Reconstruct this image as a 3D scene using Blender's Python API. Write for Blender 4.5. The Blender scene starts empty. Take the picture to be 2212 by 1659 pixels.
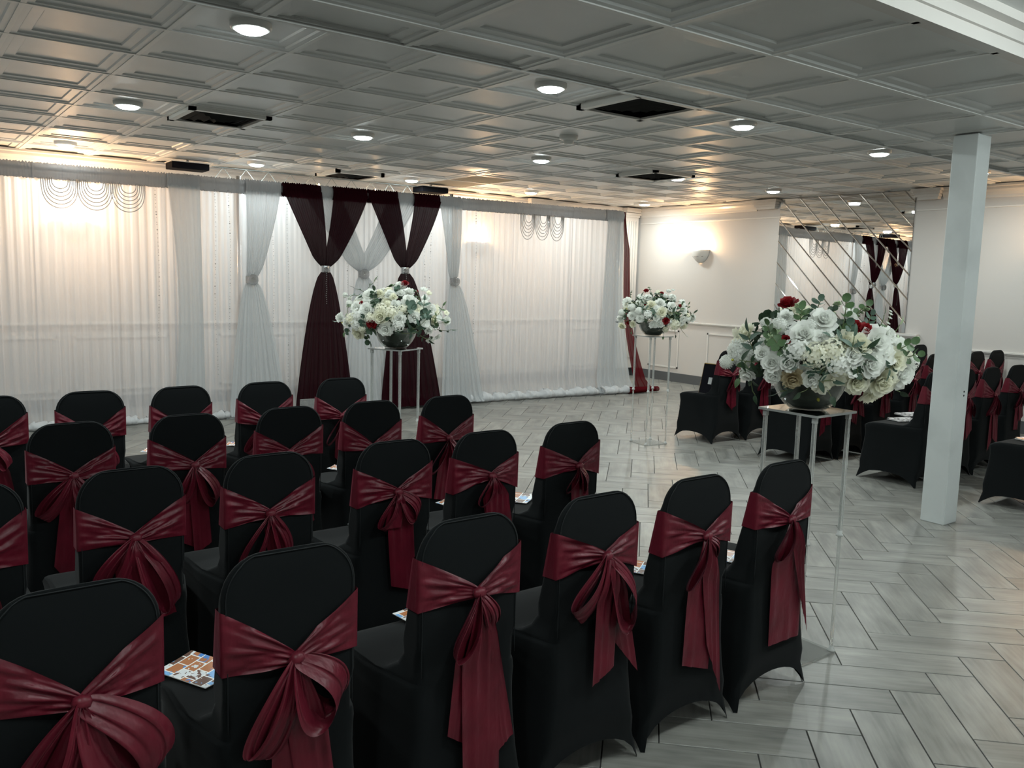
import bpy, math, random
from math import sin, cos, pi, sqrt, radians
from mathutils import Vector, Matrix, Euler
R = random.Random(7)
S = bpy.context.scene
COL = S.collection
# ------------------------------------------------------------ camera
cam_d = bpy.data.cameras.new('camera'); cam = bpy.data.objects.new('camera', cam_d); COL.objects.link(cam)
cr = (0.8032651, -0.59505835, 0.02589859); cu = (0.05264108, 0.11423694, 0.99205788); cf = (0.5932909, 0.79552214, -0.12308706)
cam.matrix_world = Matrix(((cr[0], cu[0], -cf[0], 0), (cr[1], cu[1], -cf[1], 0), (cr[2], cu[2], -cf[2], 1.498), (0, 0, 0, 1)))
cam_d.sensor_width = 36; cam_d.sensor_fit = 'HORIZONTAL'; cam_d.lens = 36 * 1831.5 / 2212; cam_d.clip_start = .02
S.camera = cam
# ------------------------------------------------------------ world, exposure, lights
W = bpy.data.worlds.new('world'); S.world = W; W.use_nodes = True
W.node_tree.nodes['Background'].inputs[0].default_value = (.02, .02, .02, 1)
S.view_settings.view_transform = 'Standard'; S.view_settings.look = 'None'
S.view_settings.gamma = 1; S.view_settings.use_curve_mapping = False
S.view_settings.exposure = 0.92
S.cycles.max_bounces = 6; S.cycles.diffuse_bounces = 3; S.cycles.transmission_bounces = 6; S.cycles.transparent_max_bounces = 8; S.cycles.glossy_bounces = 3
S.cycles.use_adaptive_sampling = True; S.cycles.adaptive_threshold = .04; S.cycles.caustics_reflective = False; S.cycles.caustics_refractive = False
COOL = (.90, 1.0, .985); WARM = (1.0, .61, .31)
P_DOWN = 10.5      # watts of each ceiling downlight
P_FILL_DOME = 12.0       # watts of each unseen dome light added over the entrance as fill
P_SCONCE = 13.0    # watts of each wall sconce
ZU, ZL, ZN = 2.642, 2.448, 2.573        # ceilings: hall, dropped band, entrance
XW, YW = 9.70, 9.82
DL_X = [-2.1, -.3, 1.47, 3.29, 5.08, 6.89, 8.68]
def area(name, loc, size, power, col, rot=(0, 0, 0), spread=pi, parent=None):
    l = bpy.data.lights.new(name, 'AREA'); l.shape = 'DISK'; l.size = size; l.energy = power; l.color = col; l.spread = spread
    o = bpy.data.objects.new(name, l); COL.objects.link(o); o.location = loc; o.rotation_euler = rot
    if parent: o.parent = parent
    return o
# ------------------------------------------------------------ materials
def mat(name, col, rough=.6, metal=0, **kw):
    m = bpy.data.materials.new(name); m.use_nodes = True; nt = m.node_tree
    b = nt.nodes['Principled BSDF']
    b.inputs['Base Color'].default_value = (*col, 1); b.inputs['Roughness'].default_value = rough; b.inputs['Metallic'].default_value = metal
    for k, v in kw.items():
        if k == 'emit': b.inputs['Emission Color'].default_value = (*v[0], 1); b.inputs['Emission Strength'].default_value = v[1]
        elif k == 'trans': b.inputs['Transmission Weight'].default_value = v
        elif k == 'ior': b.inputs['IOR'].default_value = v
        elif k == 'spec': b.inputs['Specular IOR Level'].default_value = v
        elif k == 'sheen': b.inputs['Sheen Weight'].default_value = v; b.inputs['Sheen Roughness'].default_value = .4
        elif k == 'sub': b.inputs['Subsurface Weight'].default_value = v; b.inputs['Subsurface Radius'].default_value = (.01, .01, .008)
        elif k == 'coat': b.inputs['Coat Weight'].default_value = v
    return m
def N(m, t, **kw):
    n = m.node_tree.nodes.new(t)
    for k, v in kw.items():
        if hasattr(n, k): setattr(n, k, v)
    return n
def noise_col(m, scale, c1, c2, detail=4, stretch=None, lo=.35, hi=.65, coord='Object'):
    nt = m.node_tree; b = nt.nodes['Principled BSDF']
    tc = N(m, 'ShaderNodeTexCoord'); no = N(m, 'ShaderNodeTexNoise'); no.inputs['Scale'].default_value = scale; no.inputs['Detail'].default_value = detail
    ra = N(m, 'ShaderNodeValToRGB'); ra.color_ramp.elements[0].position = lo; ra.color_ramp.elements[1].position = hi
    ra.color_ramp.elements[0].color = (*c1, 1); ra.color_ramp.elements[1].color = (*c2, 1)
    src = tc.outputs[coord]
    if stretch:
        mp = N(m, 'ShaderNodeMapping'); mp.inputs['Scale'].default_value = stretch; nt.links.new(src, mp.inputs[0]); src = mp.outputs[0]
    nt.links.new(src, no.inputs['Vector']); nt.links.new(no.outputs['Fac'], ra.inputs[0]); nt.links.new(ra.outputs[0], b.inputs['Base Color'])
    return no
def bump(m, scale, strength, dist=.01, stretch=None, coord='Object'):
    nt = m.node_tree; b = nt.nodes['Principled BSDF']
    tc = N(m, 'ShaderNodeTexCoord'); no = N(m, 'ShaderNodeTexNoise'); no.inputs['Scale'].default_value = scale; no.inputs['Detail'].default_value = 3
    src = tc.outputs[coord]
    if stretch:
        mp = N(m, 'ShaderNodeMapping'); mp.inputs['Scale'].default_value = stretch; nt.links.new(src, mp.inputs[0]); src = mp.outputs[0]
    bu = N(m, 'ShaderNodeBump'); bu.inputs['Strength'].default_value = strength; bu.inputs['Distance'].default_value = dist
    nt.links.new(src, no.inputs['Vector']); nt.links.new(no.outputs['Fac'], bu.inputs['Height']); nt.links.new(bu.outputs[0], b.inputs['Normal'])
M = {}
M['wall'] = mat('painted_wall', (.49, .465, .44), .55); bump(M['wall'], 220, .15, .002)
M['tile_white'] = mat('ceiling_tile_vinyl', (.60, .61, .60), .38)
noise_col(M['tile_white'], 1.3, (.56, .57, .56), (.64, .65, .64))
M['grid'] = mat('ceiling_grid', (.68, .68, .66), .4)
M['dark'] = mat('dark_void', (.008, .008, .008), .9)
M['panel_flat'] = mat('bare_ceiling_panel', (.25, .225, .175), .9)
M['trim'] = mat('white_trim', (.58, .56, .53), .35)
M['column'] = mat('column_paint', (.72, .76, .74), .45); noise_col(M['column'], 2.2, (.43, .455, .45), (.54, .57, .565), 6, None, .25, .5)
M['base'] = mat('grey_baseboard', (.075, .08, .085), .5)
M['grout'] = mat('grout', (.05, .05, .047), .8)
M['cover'] = mat('black_spandex', (.0035, .0047, .0052), .9, sheen=.05, spec=.15); bump(M['cover'], 900, .1, .0006)
M['seam'] = mat('black_seam', (.006, .008, .009), .7, spec=.3)
def satin(name, c1, c2):
    m = mat(name, c1, .40, sheen=.08, spec=.34); noise_col(m, 9, c1, c2, 2)
    nt = m.node_tree; b = nt.nodes['Principled BSDF']
    b.inputs['Sheen Tint'].default_value = (1, .35, .45, 1); b.inputs['Anisotropic'].default_value = .4
    bump(m, 20, .7, .010, (1, 1, .4))
    return m
M['satin'] = satin('burgundy_satin', (.070, .0040, .0105), (.112, .0068, .0170))
def cloth(name, col, alpha, trans, rough=.9):
    m = bpy.data.materials.new(name); m.use_nodes = True; nt = m.node_tree; nt.nodes.clear()
    o = nt.nodes.new('ShaderNodeOutputMaterial'); d = nt.nodes.new('ShaderNodeBsdfDiffuse'); t = nt.nodes.new('ShaderNodeBsdfTranslucent')
    x = nt.nodes.new('ShaderNodeMixShader'); y = nt.nodes.new('ShaderNodeMixShader'); p = nt.nodes.new('ShaderNodeBsdfTransparent')
    d.inputs[0].default_value = (*col, 1); t.inputs[0].default_value = (*col, 1)
    x.inputs[0].default_value = trans; nt.links.new(d.outputs[0], x.inputs[1]); nt.links.new(t.outputs[0], x.inputs[2])
    # seen at a grazing angle the weave closes up
    lw = nt.nodes.new('ShaderNodeLayerWeight'); lw.inputs[0].default_value = .5
    mr = nt.nodes.new('ShaderNodeMapRange'); mr.inputs['From Min'].default_value = 0; mr.inputs['From Max'].default_value = .8
    mr.inputs['To Min'].default_value = alpha; mr.inputs['To Max'].default_value = min(1, alpha + .35)
    nt.links.new(lw.outputs['Facing'], mr.inputs['Value']); nt.links.new(mr.outputs[0], y.inputs[0])
    nt.links.new(p.outputs[0], y.inputs[1]); nt.links.new(x.outputs[0], y.inputs[2]); nt.links.new(y.outputs[0], o.inputs[0])
    return m
M['sheer'] = cloth('white_sheer', (.66, .66, .68), .76, .5)
M['sheer_front'] = cloth('white_sheer_double', (.60, .62, .63), .8, .4)
M['ruffle'] = cloth('white_ruffle', (.54, .54, .55), .93, .35)
M['pool'] = cloth('white_tulle_hem', (.72, .73, .74), .9, .3)
M['wine'] = cloth('wine_chiffon', (.020, .0030, .0055), .975, .25)
M['wine_end'] = cloth('wine_chiffon_single', (.11, .009, .013), .92, .4)
M['silver'] = mat('silver', (.62, .63, .64), .22, 1)
M['rhine'] = mat('rhinestones', (.55, .56, .57), .12, 1); bump(M['rhine'], 260, 1, .01)
M['bead'] = mat('crystal_bead', (.50, .50, .50), .1, .5, spec=.9)
M['lens'] = mat('lamp_lens', (1, 1, 1), .5, emit=(COOL, 17))
M['bulb'] = mat('warm_glint', (1, .8, .5), .5, emit=((1, .62, .3), 30))  # glow colour for the two warm reflections at the truss
M['sconce_glass'] = mat('sconce_glass', (1, .9, .75), .5, emit=((1, .70, .36), 14))
M['plastic'] = mat('white_plastic', (.6, .6, .58), .35)
M['ventw'] = mat('vent_paint', (.66, .66, .63), .4)
M['louver'] = mat('louver_shaded', (.018, .018, .017), .8, spec=.1)  # near-black puts the shade between the slats into their colour
M['truss'] = mat('truss_metal', (.30, .33, .32), .5, .6)
M['black'] = mat('black_box', (.004, .004, .006), .9, spec=.1)
M['mirror'] = mat('mirror_glass', (.80, .80, .78), .01, 1)
M['bevel'] = mat('mirror_bevel', (.86, .84, .82), .06, 1)
def acrylic(name, frost):
    m = bpy.data.materials.new(name); m.use_nodes = True; nt = m.node_tree; b = nt.nodes['Principled BSDF']
    b.inputs['Base Color'].default_value = (.93, .95, .94, 1); b.inputs['Transmission Weight'].default_value = 1; b.inputs['IOR'].default_value = 1.45; b.inputs['Roughness'].default_value = .03
    t = nt.nodes.new('ShaderNodeBsdfTransparent'); t.inputs[0].default_value = (.95, .96, .95, 1); d = nt.nodes.new('ShaderNodeBsdfDiffuse'); d.inputs[0].default_value = (.8, .82, .8, 1)
    x = nt.nodes.new('ShaderNodeMixShader'); x.inputs[0].default_value = .5; y = nt.nodes.new('ShaderNodeMixShader'); y.inputs[0].default_value = frost
    nt.links.new(b.outputs[0], x.inputs[1]); nt.links.new(t.outputs[0], x.inputs[2]); nt.links.new(x.outputs[0], y.inputs[1]); nt.links.new(d.outputs[0], y.inputs[2])
    nt.links.new(y.outputs[0], nt.nodes['Material Output'].inputs[0]); return m
M['acrylic'] = acrylic('clear_acrylic', .10)
M['acrylic_edge'] = acrylic('acrylic_edge', .42)
M['bowlglass'] = acrylic('bowl_glass', .03)
M['plate'] = mat('mirrored_plate', (.55, .57, .56), .03, 1)
def petal_mat(name, c1, c2):
    m = mat(name, c1, .6); noise_col(m, 14, c1, c2, 2); nt = m.node_tree; b = nt.nodes['Principled BSDF']
    t = nt.nodes.new('ShaderNodeBsdfTranslucent'); x = nt.nodes.new('ShaderNodeMixShader'); x.inputs[0].default_value = .45
    t.inputs[0].default_value = (*[min(1, (a + b_) / 2 * 1.05) for a, b_ in zip(c1, c2)], 1)
    nt.links.new(b.outputs[0], x.inputs[1]); nt.links.new(t.outputs[0], x.inputs[2]); nt.links.new(x.outputs[0], nt.nodes['Material Output'].inputs[0]); return m
M['white_petal'] = petal_mat('white_petal', (.90, .92, .86), (.95, .96, .93))
M['cream_petal'] = petal_mat('cream_petal', (.90, .89, .70), (.94, .94, .84))
M['tan_petal'] = petal_mat('tan_petal', (.48, .38, .22), (.66, .60, .42))
M['red_petal'] = petal_mat('red_petal', (.20, .006, .010), (.36, .012, .018))
M['yellow_petal'] = petal_mat('yellow_petal', (.62, .60, .06), (.75, .72, .20))
def leafm(name, c1, c2): m = mat(name, c1, .5); noise_col(m, 18, c1, c2, 3); return m
M['leaf_dark'] = leafm('dark_leaf', (.018, .042, .020), (.034, .068, .034))
M['leaf_mid'] = leafm('mid_leaf', (.050, .105, .038), (.085, .15, .06))
M['leaf_grey'] = leafm('grey_green_leaf', (.045, .090, .062), (.085, .14, .10))
M['leaf_pale'] = leafm('pale_leaf', (.28, .40, .2), (.42, .5, .33))
M['stem'] = mat('stem', (.10, .13, .05), .6)
M['gold'] = mat('gold_beads', (.62, .42, .14), .25, 1)
M['label'] = mat('white_label', (.35, .36, .36), .5)
M['tagwhite'] = mat('white_print', (.9, .9, .9), .5)
def collage(name, seed):
    m = mat(name, (.8, .8, .8), .35); nt = m.node_tree; b = nt.nodes['Principled BSDF']
    tc = N(m, 'ShaderNodeTexCoord'); br = N(m, 'ShaderNodeTexBrick'); br.inputs['Scale'].default_value = 1; br.offset = .35
    br.inputs['Brick Width'].default_value = .052; br.inputs['Row Height'].default_value = .044; br.inputs['Mortar Size'].default_value = .0022
    br.inputs['Color1'].default_value = (0, 0, 0, 1); br.inputs['Color2'].default_value = (1, 1, 1, 1); br.inputs['Mortar'].default_value = (.5, .5, .5, 1)
    ra = N(m, 'ShaderNodeValToRGB'); ra.color_ramp.interpolation = 'CONSTANT'; el = ra.color_ramp.elements
    cols = [(.02, .02, .02), (.05, .22, .6), (.45, .16, .05), (.75, .78, .8), (.12, .05, .03), (.18, .42, .75), (.18, .2, .05), (.02, .04, .08)]
    el[0].color = (*cols[0], 1); el[1].position = .97; el[1].color = (*cols[-1], 1)
    for i, c in enumerate(cols[1:-1]): e = el.new(.12 + i * .14); e.color = (*c, 1)
    no = N(m, 'ShaderNodeTexNoise'); no.inputs['Scale'].default_value = 45 + seed
    mx = N(m, 'ShaderNodeMix', data_type='FLOAT'); mx.inputs[0].default_value = .45
    nt.links.new(tc.outputs['Object'], br.inputs[0]); nt.links.new(tc.outputs['Object'], no.inputs['Vector'])
    nt.links.new(br.outputs['Color'], mx.inputs[2]); nt.links.new(no.outputs['Fac'], mx.inputs[3]); nt.links.new(mx.outputs[0], ra.inputs[0])
    m2 = N(m, 'ShaderNodeMix', data_type='RGBA'); nt.links.new(br.outputs['Fac'], m2.inputs[0]); nt.links.new(ra.outputs[0], m2.inputs[6]); m2.inputs[7].default_value = (.9, .9, .88, 1)
    nt.links.new(m2.outputs[2], b.inputs['Base Color']); return m
M['silverprint'] = mat('silver_print', (.4, .41, .42), .25); noise_col(M['silverprint'], 40, (.02, .02, .02), (.7, .7, .7))
M['collage'] = collage('printed_photos', 0)
# plank floor material: every plank its own tone, grain along its length
def plank_mat():
    m = mat('floor_plank', (.3, .29, .26), .36, spec=.5); nt = m.node_tree; b = nt.nodes['Principled BSDF']; L = nt.links.new
    uv = N(m, 'ShaderNodeUVMap'); oi = N(m, 'ShaderNodeObjectInfo'); at = N(m, 'ShaderNodeAttribute'); at.attribute_name = 'tone'
    ad = N(m, 'ShaderNodeMath', operation='ADD'); L(oi.outputs['Random'], ad.inputs[0]); L(at.outputs['Fac'], ad.inputs[1])
    fr = N(m, 'ShaderNodeMath', operation='FRACT'); L(ad.outputs[0], fr.inputs[0])
    mu = N(m, 'ShaderNodeMath', operation='MULTIPLY'); L(fr.outputs[0], mu.inputs[0]); mu.inputs[1].default_value = 37
    cb = N(m, 'ShaderNodeCombineXYZ'); L(mu.outputs[0], cb.inputs[0]); L(mu.outputs[0], cb.inputs[1])
    va = N(m, 'ShaderNodeVectorMath', operation='ADD'); L(uv.outputs[0], va.inputs[0]); L(cb.outputs[0], va.inputs[1])
    mp = N(m, 'ShaderNodeMapping'); mp.inputs['Scale'].default_value = (2.2, 30, 1); L(va.outputs[0], mp.inputs[0])
    n1 = N(m, 'ShaderNodeTexNoise'); n1.inputs['Scale'].default_value = 2; n1.inputs['Detail'].default_value = 6; L(mp.outputs[0], n1.inputs['Vector'])
    mp2 = N(m, 'ShaderNodeMapping'); mp2.inputs['Scale'].default_value = (2.4, 7, 1); L(va.outputs[0], mp2.inputs[0])
    n2 = N(m, 'ShaderNodeTexNoise'); n2.inputs['Scale'].default_value = 1.6; n2.inputs['Detail'].default_value = 3; L(mp2.outputs[0], n2.inputs['Vector'])
    mx = N(m, 'ShaderNodeMix', data_type='FLOAT'); mx.inputs[0].default_value = .6; L(n1.outputs['Fac'], mx.inputs[2]); L(n2.outputs['Fac'], mx.inputs[3])
    ra = N(m, 'ShaderNodeValToRGB'); e = ra.color_ramp.elements; e[0].position = .33; e[0].color = (.125, .125, .116, 1); e[1].position = .68; e[1].color = (.285, .28, .255, 1)
    L(mx.outputs[0], ra.inputs[0])
    hs = N(m, 'ShaderNodeHueSaturation'); L(ra.outputs[0], hs.inputs['Color'])
    mr = N(m, 'ShaderNodeMapRange'); mr.inputs['To Min'].default_value = .86; mr.inputs['To Max'].default_value = 1.12; L(fr.outputs[0], mr.inputs[0]); L(mr.outputs[0], hs.inputs['Value'])
    L(hs.outputs[0], b.inputs['Base Color'])
    r2 = N(m, 'ShaderNodeMapRange'); r2.inputs['To Min'].default_value = .30; r2.inputs['To Max'].default_value = .46; L(n1.outputs['Fac'], r2.inputs[0]); L(r2.outputs[0], b.inputs['Roughness'])
    return m
M['plank'] = plank_mat()
# ------------------------------------------------------------ helpers
def link(o, parent=None):
    COL.objects.link(o)
    if parent: o.parent = parent
    return o
def mesh(name, vs, fs, m, parent=None, smooth=False, loc=None, rot=None):
    me = bpy.data.meshes.new(name); me.from_pydata([tuple(v) for v in vs], [], fs)
    if m: me.materials.append(M[m] if isinstance(m, str) else m)
    if smooth: me.polygons.foreach_set('use_smooth', [True] * len(me.polygons))
    o = link(bpy.data.objects.new(name, me), parent)
    if loc is not None: o.location = loc
    if rot is not None: o.rotation_euler = rot
    return o
class MB:
    def __init__(s): s.v = []; s.f = []
    def box(s, x0, x1, y0, y1, z0, z1, R_=None, T=None):
        b = len(s.v); P = [Vector(p) for p in [(x0, y0, z0), (x1, y0, z0), (x1, y1, z0), (x0, y1, z0), (x0, y0, z1), (x1, y0, z1), (x1, y1, z1), (x0, y1, z1)]]
        if R_: P = [R_ @ p for p in P]
        if T: P = [p + Vector(T) for p in P]
        s.v += P; s.f += [[b + i for i in q] for q in ((0, 3, 2, 1), (4, 5, 6, 7), (0, 1, 5, 4), (1, 2, 6, 5), (2, 3, 7, 6), (3, 0, 4, 7))]; return s
    def tube(s, pts, r, n=6, cap=True):
        pts = [Vector(p) for p in pts]; b = len(s.v); k = len(pts)
        for i, p in enumerate(pts):
            d = (pts[min(i + 1, k - 1)] - pts[max(i - 1, 0)]).normalized()
            a = d.orthogonal().normalized() if i == 0 else (a_ - d * a_.dot(d)).normalized()
            a_ = a; c = d.cross(a); rr = r[i] if isinstance(r, (list, tuple)) else r
            for j in range(n): t = 2 * pi * j / n; s.v.append(p + (a * cos(t) + c * sin(t)) * rr)
        for i in range(k - 1):
            for j in range(n): s.f.append([b + i * n + j, b + i * n + (j + 1) % n, b + (i + 1) * n + (j + 1) % n, b + (i + 1) * n + j])
        if cap: s.f.append([b + j for j in range(n)][::-1]); s.f.append([b + (k - 1) * n + j for j in range(n)])
        return s
    def grid(s, fn, nu, nv, closed=False):
        b = len(s.v)
        for i in range(nu + (0 if closed else 1)):
            for j in range(nv + 1): s.v.append(Vector(fn(i / nu, j / nv)))
        m = nu
        for i in range(m):
            i2 = (i + 1) % nu if closed else i + 1
            for j in range(nv): s.f.append([b + i * (nv + 1) + j, b + i2 * (nv + 1) + j, b + i2 * (nv + 1) + j + 1, b + i * (nv + 1) + j + 1])
        return s
    def lathe(s, prof, n=24, T=(0, 0, 0)):
        b = len(s.v); k = len(prof)
        for i in range(n):
            t = 2 * pi * i / n
            for r, z in prof: s.v.append(Vector((r * cos(t) + T[0], r * sin(t) + T[1], z + T[2])))
        for i in range(n):
            for j in range(k - 1): s.f.append([b + i * k + j, b + ((i + 1) % n) * k + j, b + ((i + 1) % n) * k + j + 1, b + i * k + j + 1])
        return s
    def oct(s, p, r):
        b = len(s.v); p = Vector(p)
        s.v += [p + Vector(q) * r for q in ((1, 0, 0), (0, 1, 0), (-1, 0, 0), (0, -1, 0), (0, 0, 1), (0, 0, -1))]
        for a, c in ((0, 1), (1, 2), (2, 3), (3, 0)): s.f += [[b + a, b + c, b + 4], [b + c, b + a, b + 5]]
        return s
    def add(s, o, Mx):
        b = len(s.v); s.v += [Mx @ v for v in o.v]; s.f += [[b + i for i in f] for f in o.f]; return s
    def out(s, name, m, parent=None, smooth=False, loc=None, rot=None): return mesh(name, s.v, s.f, m, parent, smooth, loc, rot)
def tag(o, label=None, cat=None, group=None, kind=None):
    if label: o['label'] = label
    if cat: o['category'] = cat
    if group: o['group'] = group
    if kind: o['kind'] = kind
    return o
def thing(name, label, cat, loc=(0, 0, 0), rz=0, group=None):
    o = bpy.data.objects.new(name, None); o.empty_display_size = .05; link(o); o.location = loc; o.rotation_euler = (0, 0, rz)
    return tag(o, label, cat, group)
def copy_part(src, parent, loc=None, rot=None, scale=None):
    o = src.copy(); COL.objects.link(o); o.parent = parent
    if loc is not None: o.location = loc
    if rot is not None: o.rotation_euler = rot
    if scale is not None: o.scale = (scale,) * 3 if isinstance(scale, (int, float)) else scale
    return o
def struct(o): o['kind'] = 'structure'; return o
# ------------------------------------------------------------ floor
floor = struct(MB().box(-5.2, XW, -6, YW, -.12, -.004).out('floor', 'grout'))
pw, pl = .183, .497; th = radians(-.45)
def rot2(x, y, t): return x * cos(t) - y * sin(t), x * sin(t) + y * cos(t)
aD = rot2(cos(pi / 4), sin(pi / 4), th); bD = rot2(cos(pi / 4), -sin(pi / 4), th)
O = (3.659, 1.908)
def AB(a, b): return O[0] + aD[0] * a + bD[0] * b, O[1] + aD[1] * a + bD[1] * b
planks = []
for m_ in range(-14, 15):
    for k in range(-60, 61):
        a0, b0 = k * pw + m_ * pl, k * pw - m_ * pl
        for kind, (a, b, la, lb) in enumerate(((a0, b0, pl, pw), (a0 + pl, b0 + pw - pl, pw, pl))):
            x, y = AB(a + la / 2, b + lb / 2)
            if -5.2 < x < XW + .12 and -5.9 < y < YW + .12: planks.append((x, y, kind))
def in_view(x, y):
    v = Vector((x, y, -1.498)); d = v.dot(cf)
    if d < .5: return 0
    px = 1106 + 1831.5 * v.dot(cr) / d; py = 829.5 - 1831.5 * v.dot(cu) / d
    if not (-20 < px < 2235 and 700 < py < 1700): return 0
    if (x < 2.45 and y < 5.0) or (x > 6.3 and y < 5.2 and x > 6.3): return 0
    if y > 8.9 - .07 * x - .15 and x < 8.3: return 0
    return 1 / d
planks.sort(key=lambda p: -in_view(p[0], p[1]))
def plank_geo(g=.0022, bv=.0012):
    l, w = pl / 2 - g, pw / 2 - g; v = []; 
    for z, e in ((-.006, 0), (-bv, 0), (0, bv)):
        v += [(-l + e, -w + e, z), (l - e, -w + e, z), (l - e, w - e, z), (-l + e, w - e, z)]
    f = [(8, 9, 10, 11)] + [(i, (i + 1) % 4, 4 + (i + 1) % 4, 4 + i) for i in range(4)] + [(4 + i, 4 + (i + 1) % 4, 8 + (i + 1) % 4, 8 + i) for i in range(4)]
    return v, f
pv, pf = plank_geo()
ang = [math.atan2(aD[1], aD[0]), math.atan2(bD[1], bD[0])]
first = None
for i, (x, y, k) in enumerate(planks[:300]):
    if first is None:
        first = mesh('plank', pv, pf, 'plank', floor); me = first.data; uvl = me.uv_layers.new(name='UVMap')
        for lp in me.loops: c = me.vertices[lp.vertex_index].co; uvl.data[lp.index].uv = (c.x, c.y)
        o = first
    else: o = first.copy(); COL.objects.link(o)
    o.location = (x, y, R.uniform(0, .0006)); o.rotation_euler = (0, 0, ang[k] + (pi if R.random() < .5 else 0))
vs = []; fs = []; uvs = []; tones = []
for (x, y, k) in planks[300:]:
    b = len(vs); c, s_ = cos(ang[k]), sin(ang[k])
    vs += [(x + v[0] * c - v[1] * s_, y + v[0] * s_ + v[1] * c, v[2]) for v in pv]; fs += [[b + i for i in f] for f in pf]
    uvs += [(v[0], v[1]) for v in pv]; tones += [R.random()] * len(pv)
rest = mesh('far_planks', vs, fs, 'plank', floor); rest['kind'] = 'stuff'; me = rest.data
uvl = me.uv_layers.new(name='UVMap')
for lp in me.loops: uvl.data[lp.index].uv = uvs[lp.vertex_index]
at = me.attributes.new('tone', 'FLOAT', 'POINT'); at.data.foreach_set('value', tones)
# ------------------------------------------------------------ walls
struct(MB().box(-5.2, XW + .2, YW, YW + .15, 0, 2.9).out('wall_back', 'wall'))
struct(MB().box(XW, XW + .15, -6, YW, 0, 2.9).out('wall_right', 'wall'))
struct(MB().box(-5.35, -5.2, -6, YW, 0, 2.9).out('wall_left', 'wall'))
struct(MB().box(-5.2, XW, -6.15, -6, 0, 2.9).out('wall_front', 'wall'))
struct(MB().box(XW - .012, XW, -6, YW, 0, .135).out('baseboard_right', 'base'))
struct(MB().box(-5.2, XW - .012, YW - .012, YW, 0, .135).out('baseboard_back', 'base'))
def profile_x(y0, y1, prof, name, m='trim'):          # moulding on the right wall, prof = (out, z)
    mb = MB(); n = len(prof)
    for y in (y0, y1): mb.v += [Vector((XW - o_, y, z)) for o_, z in prof]
    mb.f += [[i, (i + 1) % n, n + (i + 1) % n, n + i] for i in range(n)] + [list(range(n))[::-1], list(range(n, 2 * n))]
    return struct(mb.out(name, m))
def profile_y(x0, x1, prof, name, m='trim'):
    mb = MB(); n = len(prof)
    for x in (x0, x1): mb.v += [Vector((x, YW - o_, z)) for o_, z in prof]
    mb.f += [[i, (i + 1) % n, n + (i + 1) % n, n + i][::-1] for i in range(n)] + [list(range(n)), list(range(n, 2 * n))[::-1]]
    return struct(mb.out(name, m))
rail = [(0, .885), (.012, .888), (.018, .900), (.030, .906), (.030, .922), (.012, .926), (0, .927)]
crown = [(0, 2.50), (.008, 2.505), (.012, 2.53), (.03, 2.56), (.055, 2.585), (.06, 2.61), (.075, 2.62), (.075, 2.641), (0, 2.641)]
strip = [(0, 2.395), (.010, 2.398), (.010, 2.412), (0, 2.415)]
profile_x(7.12, YW - .35, rail, 'trim_1'); profile_x(3.4, 4.78, [(o, z - .072) for o, z in rail], 'trim_2')
ledge = [(0, .905), (.02, .908), (.03, .925), (.05, .935), (.065, .955), (.065, .978), (0, .980)]
profile_x(5.10, 7.12, ledge, 'trim_3'); profile_y(-5.2, 9.38, rail, 'trim_4')
profile_x(7.5, YW - .1, crown, 'trim_5'); profile_x(3.25, 4.95, crown, 'trim_6'); profile_y(-5.2, XW - .08, crown, 'trim_7')
profile_x(7.12, YW - .1, strip, 'trim_8'); profile_x(3.25, 5.25, strip, 'trim_9'); profile_y(-5.2, 9.38, strip, 'trim_10')
def wainscot_x(y0, y1, z0, z1, name):
    mb = MB(); w = .022
    for a, b, c, d in ((y0, y1, z0, z0 + w), (y0, y1, z1 - w, z1), (y0, y0 + w, z0, z1), (y1 - w, y1, z0, z1)): mb.box(XW - .013, XW, a, b, c, d)
    return struct(mb.out(name, 'trim'))
def wainscot_y(x0, x1, z0, z1, name):
    mb = MB(); w = .022
    for a, b, c, d in ((x0, x1, z0, z0 + w), (x0, x1, z1 - w, z1), (x0, x0 + w, z0, z1), (x1 - w, x1, z0, z1)): mb.box(a, b, YW - .013, YW, c, d)
    return struct(mb.out(name, 'trim'))
wainscot_x(8.80, 9.42, .205, .785, 'trim_11'); wainscot_x(7.35, 8.25, .205, .785, 'trim_12')
for i, x in enumerate((-.6, .5, 1.6, 3.1, 4.3, 6.2, 8.1)): wainscot_y(x, x + .95, .205, .785, 'trim_%d' % (13 + i))
# fluted corner pilaster with cap
mb = MB(); mb.box(9.38, 9.66, 9.73, YW, .135, 2.50)
for i in range(5): mb.box(9.40 + i * .05, 9.425 + i * .05, 9.715, 9.73, .3, 2.44)
for k_, z in enumerate((2.50, 2.53, 2.57, 2.60)): mb.box(9.37 - k_ * .012, 9.67 + k_ * .008, 9.71 - k_ * .02, YW, z, z + .035)
struct(mb.out('pilaster_back', 'trim'))
def capital(x0, x1, y0, y1, dx, dy, name):
    mb = MB()
    for k_, z in enumerate((2.515, 2.545, 2.575, 2.605)):
        e = .018 * k_; mb.box(x0 - (e if dx <= 0 or dy else 0), x1 + (e if dy else 0), y0 - e, y1 + (e if dx else 0), z, z + .032)
    return struct(mb.out(name, 'trim'))
capital(7.52, 7.86, 9.72, YW, 0, 1, 'capital_back')
capital(9.62, XW, 7.16, 7.46, -1, 0, 'capital_right'); capital(9.62, XW, 4.98, 5.22, -1, 0, 'capital_right')
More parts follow.
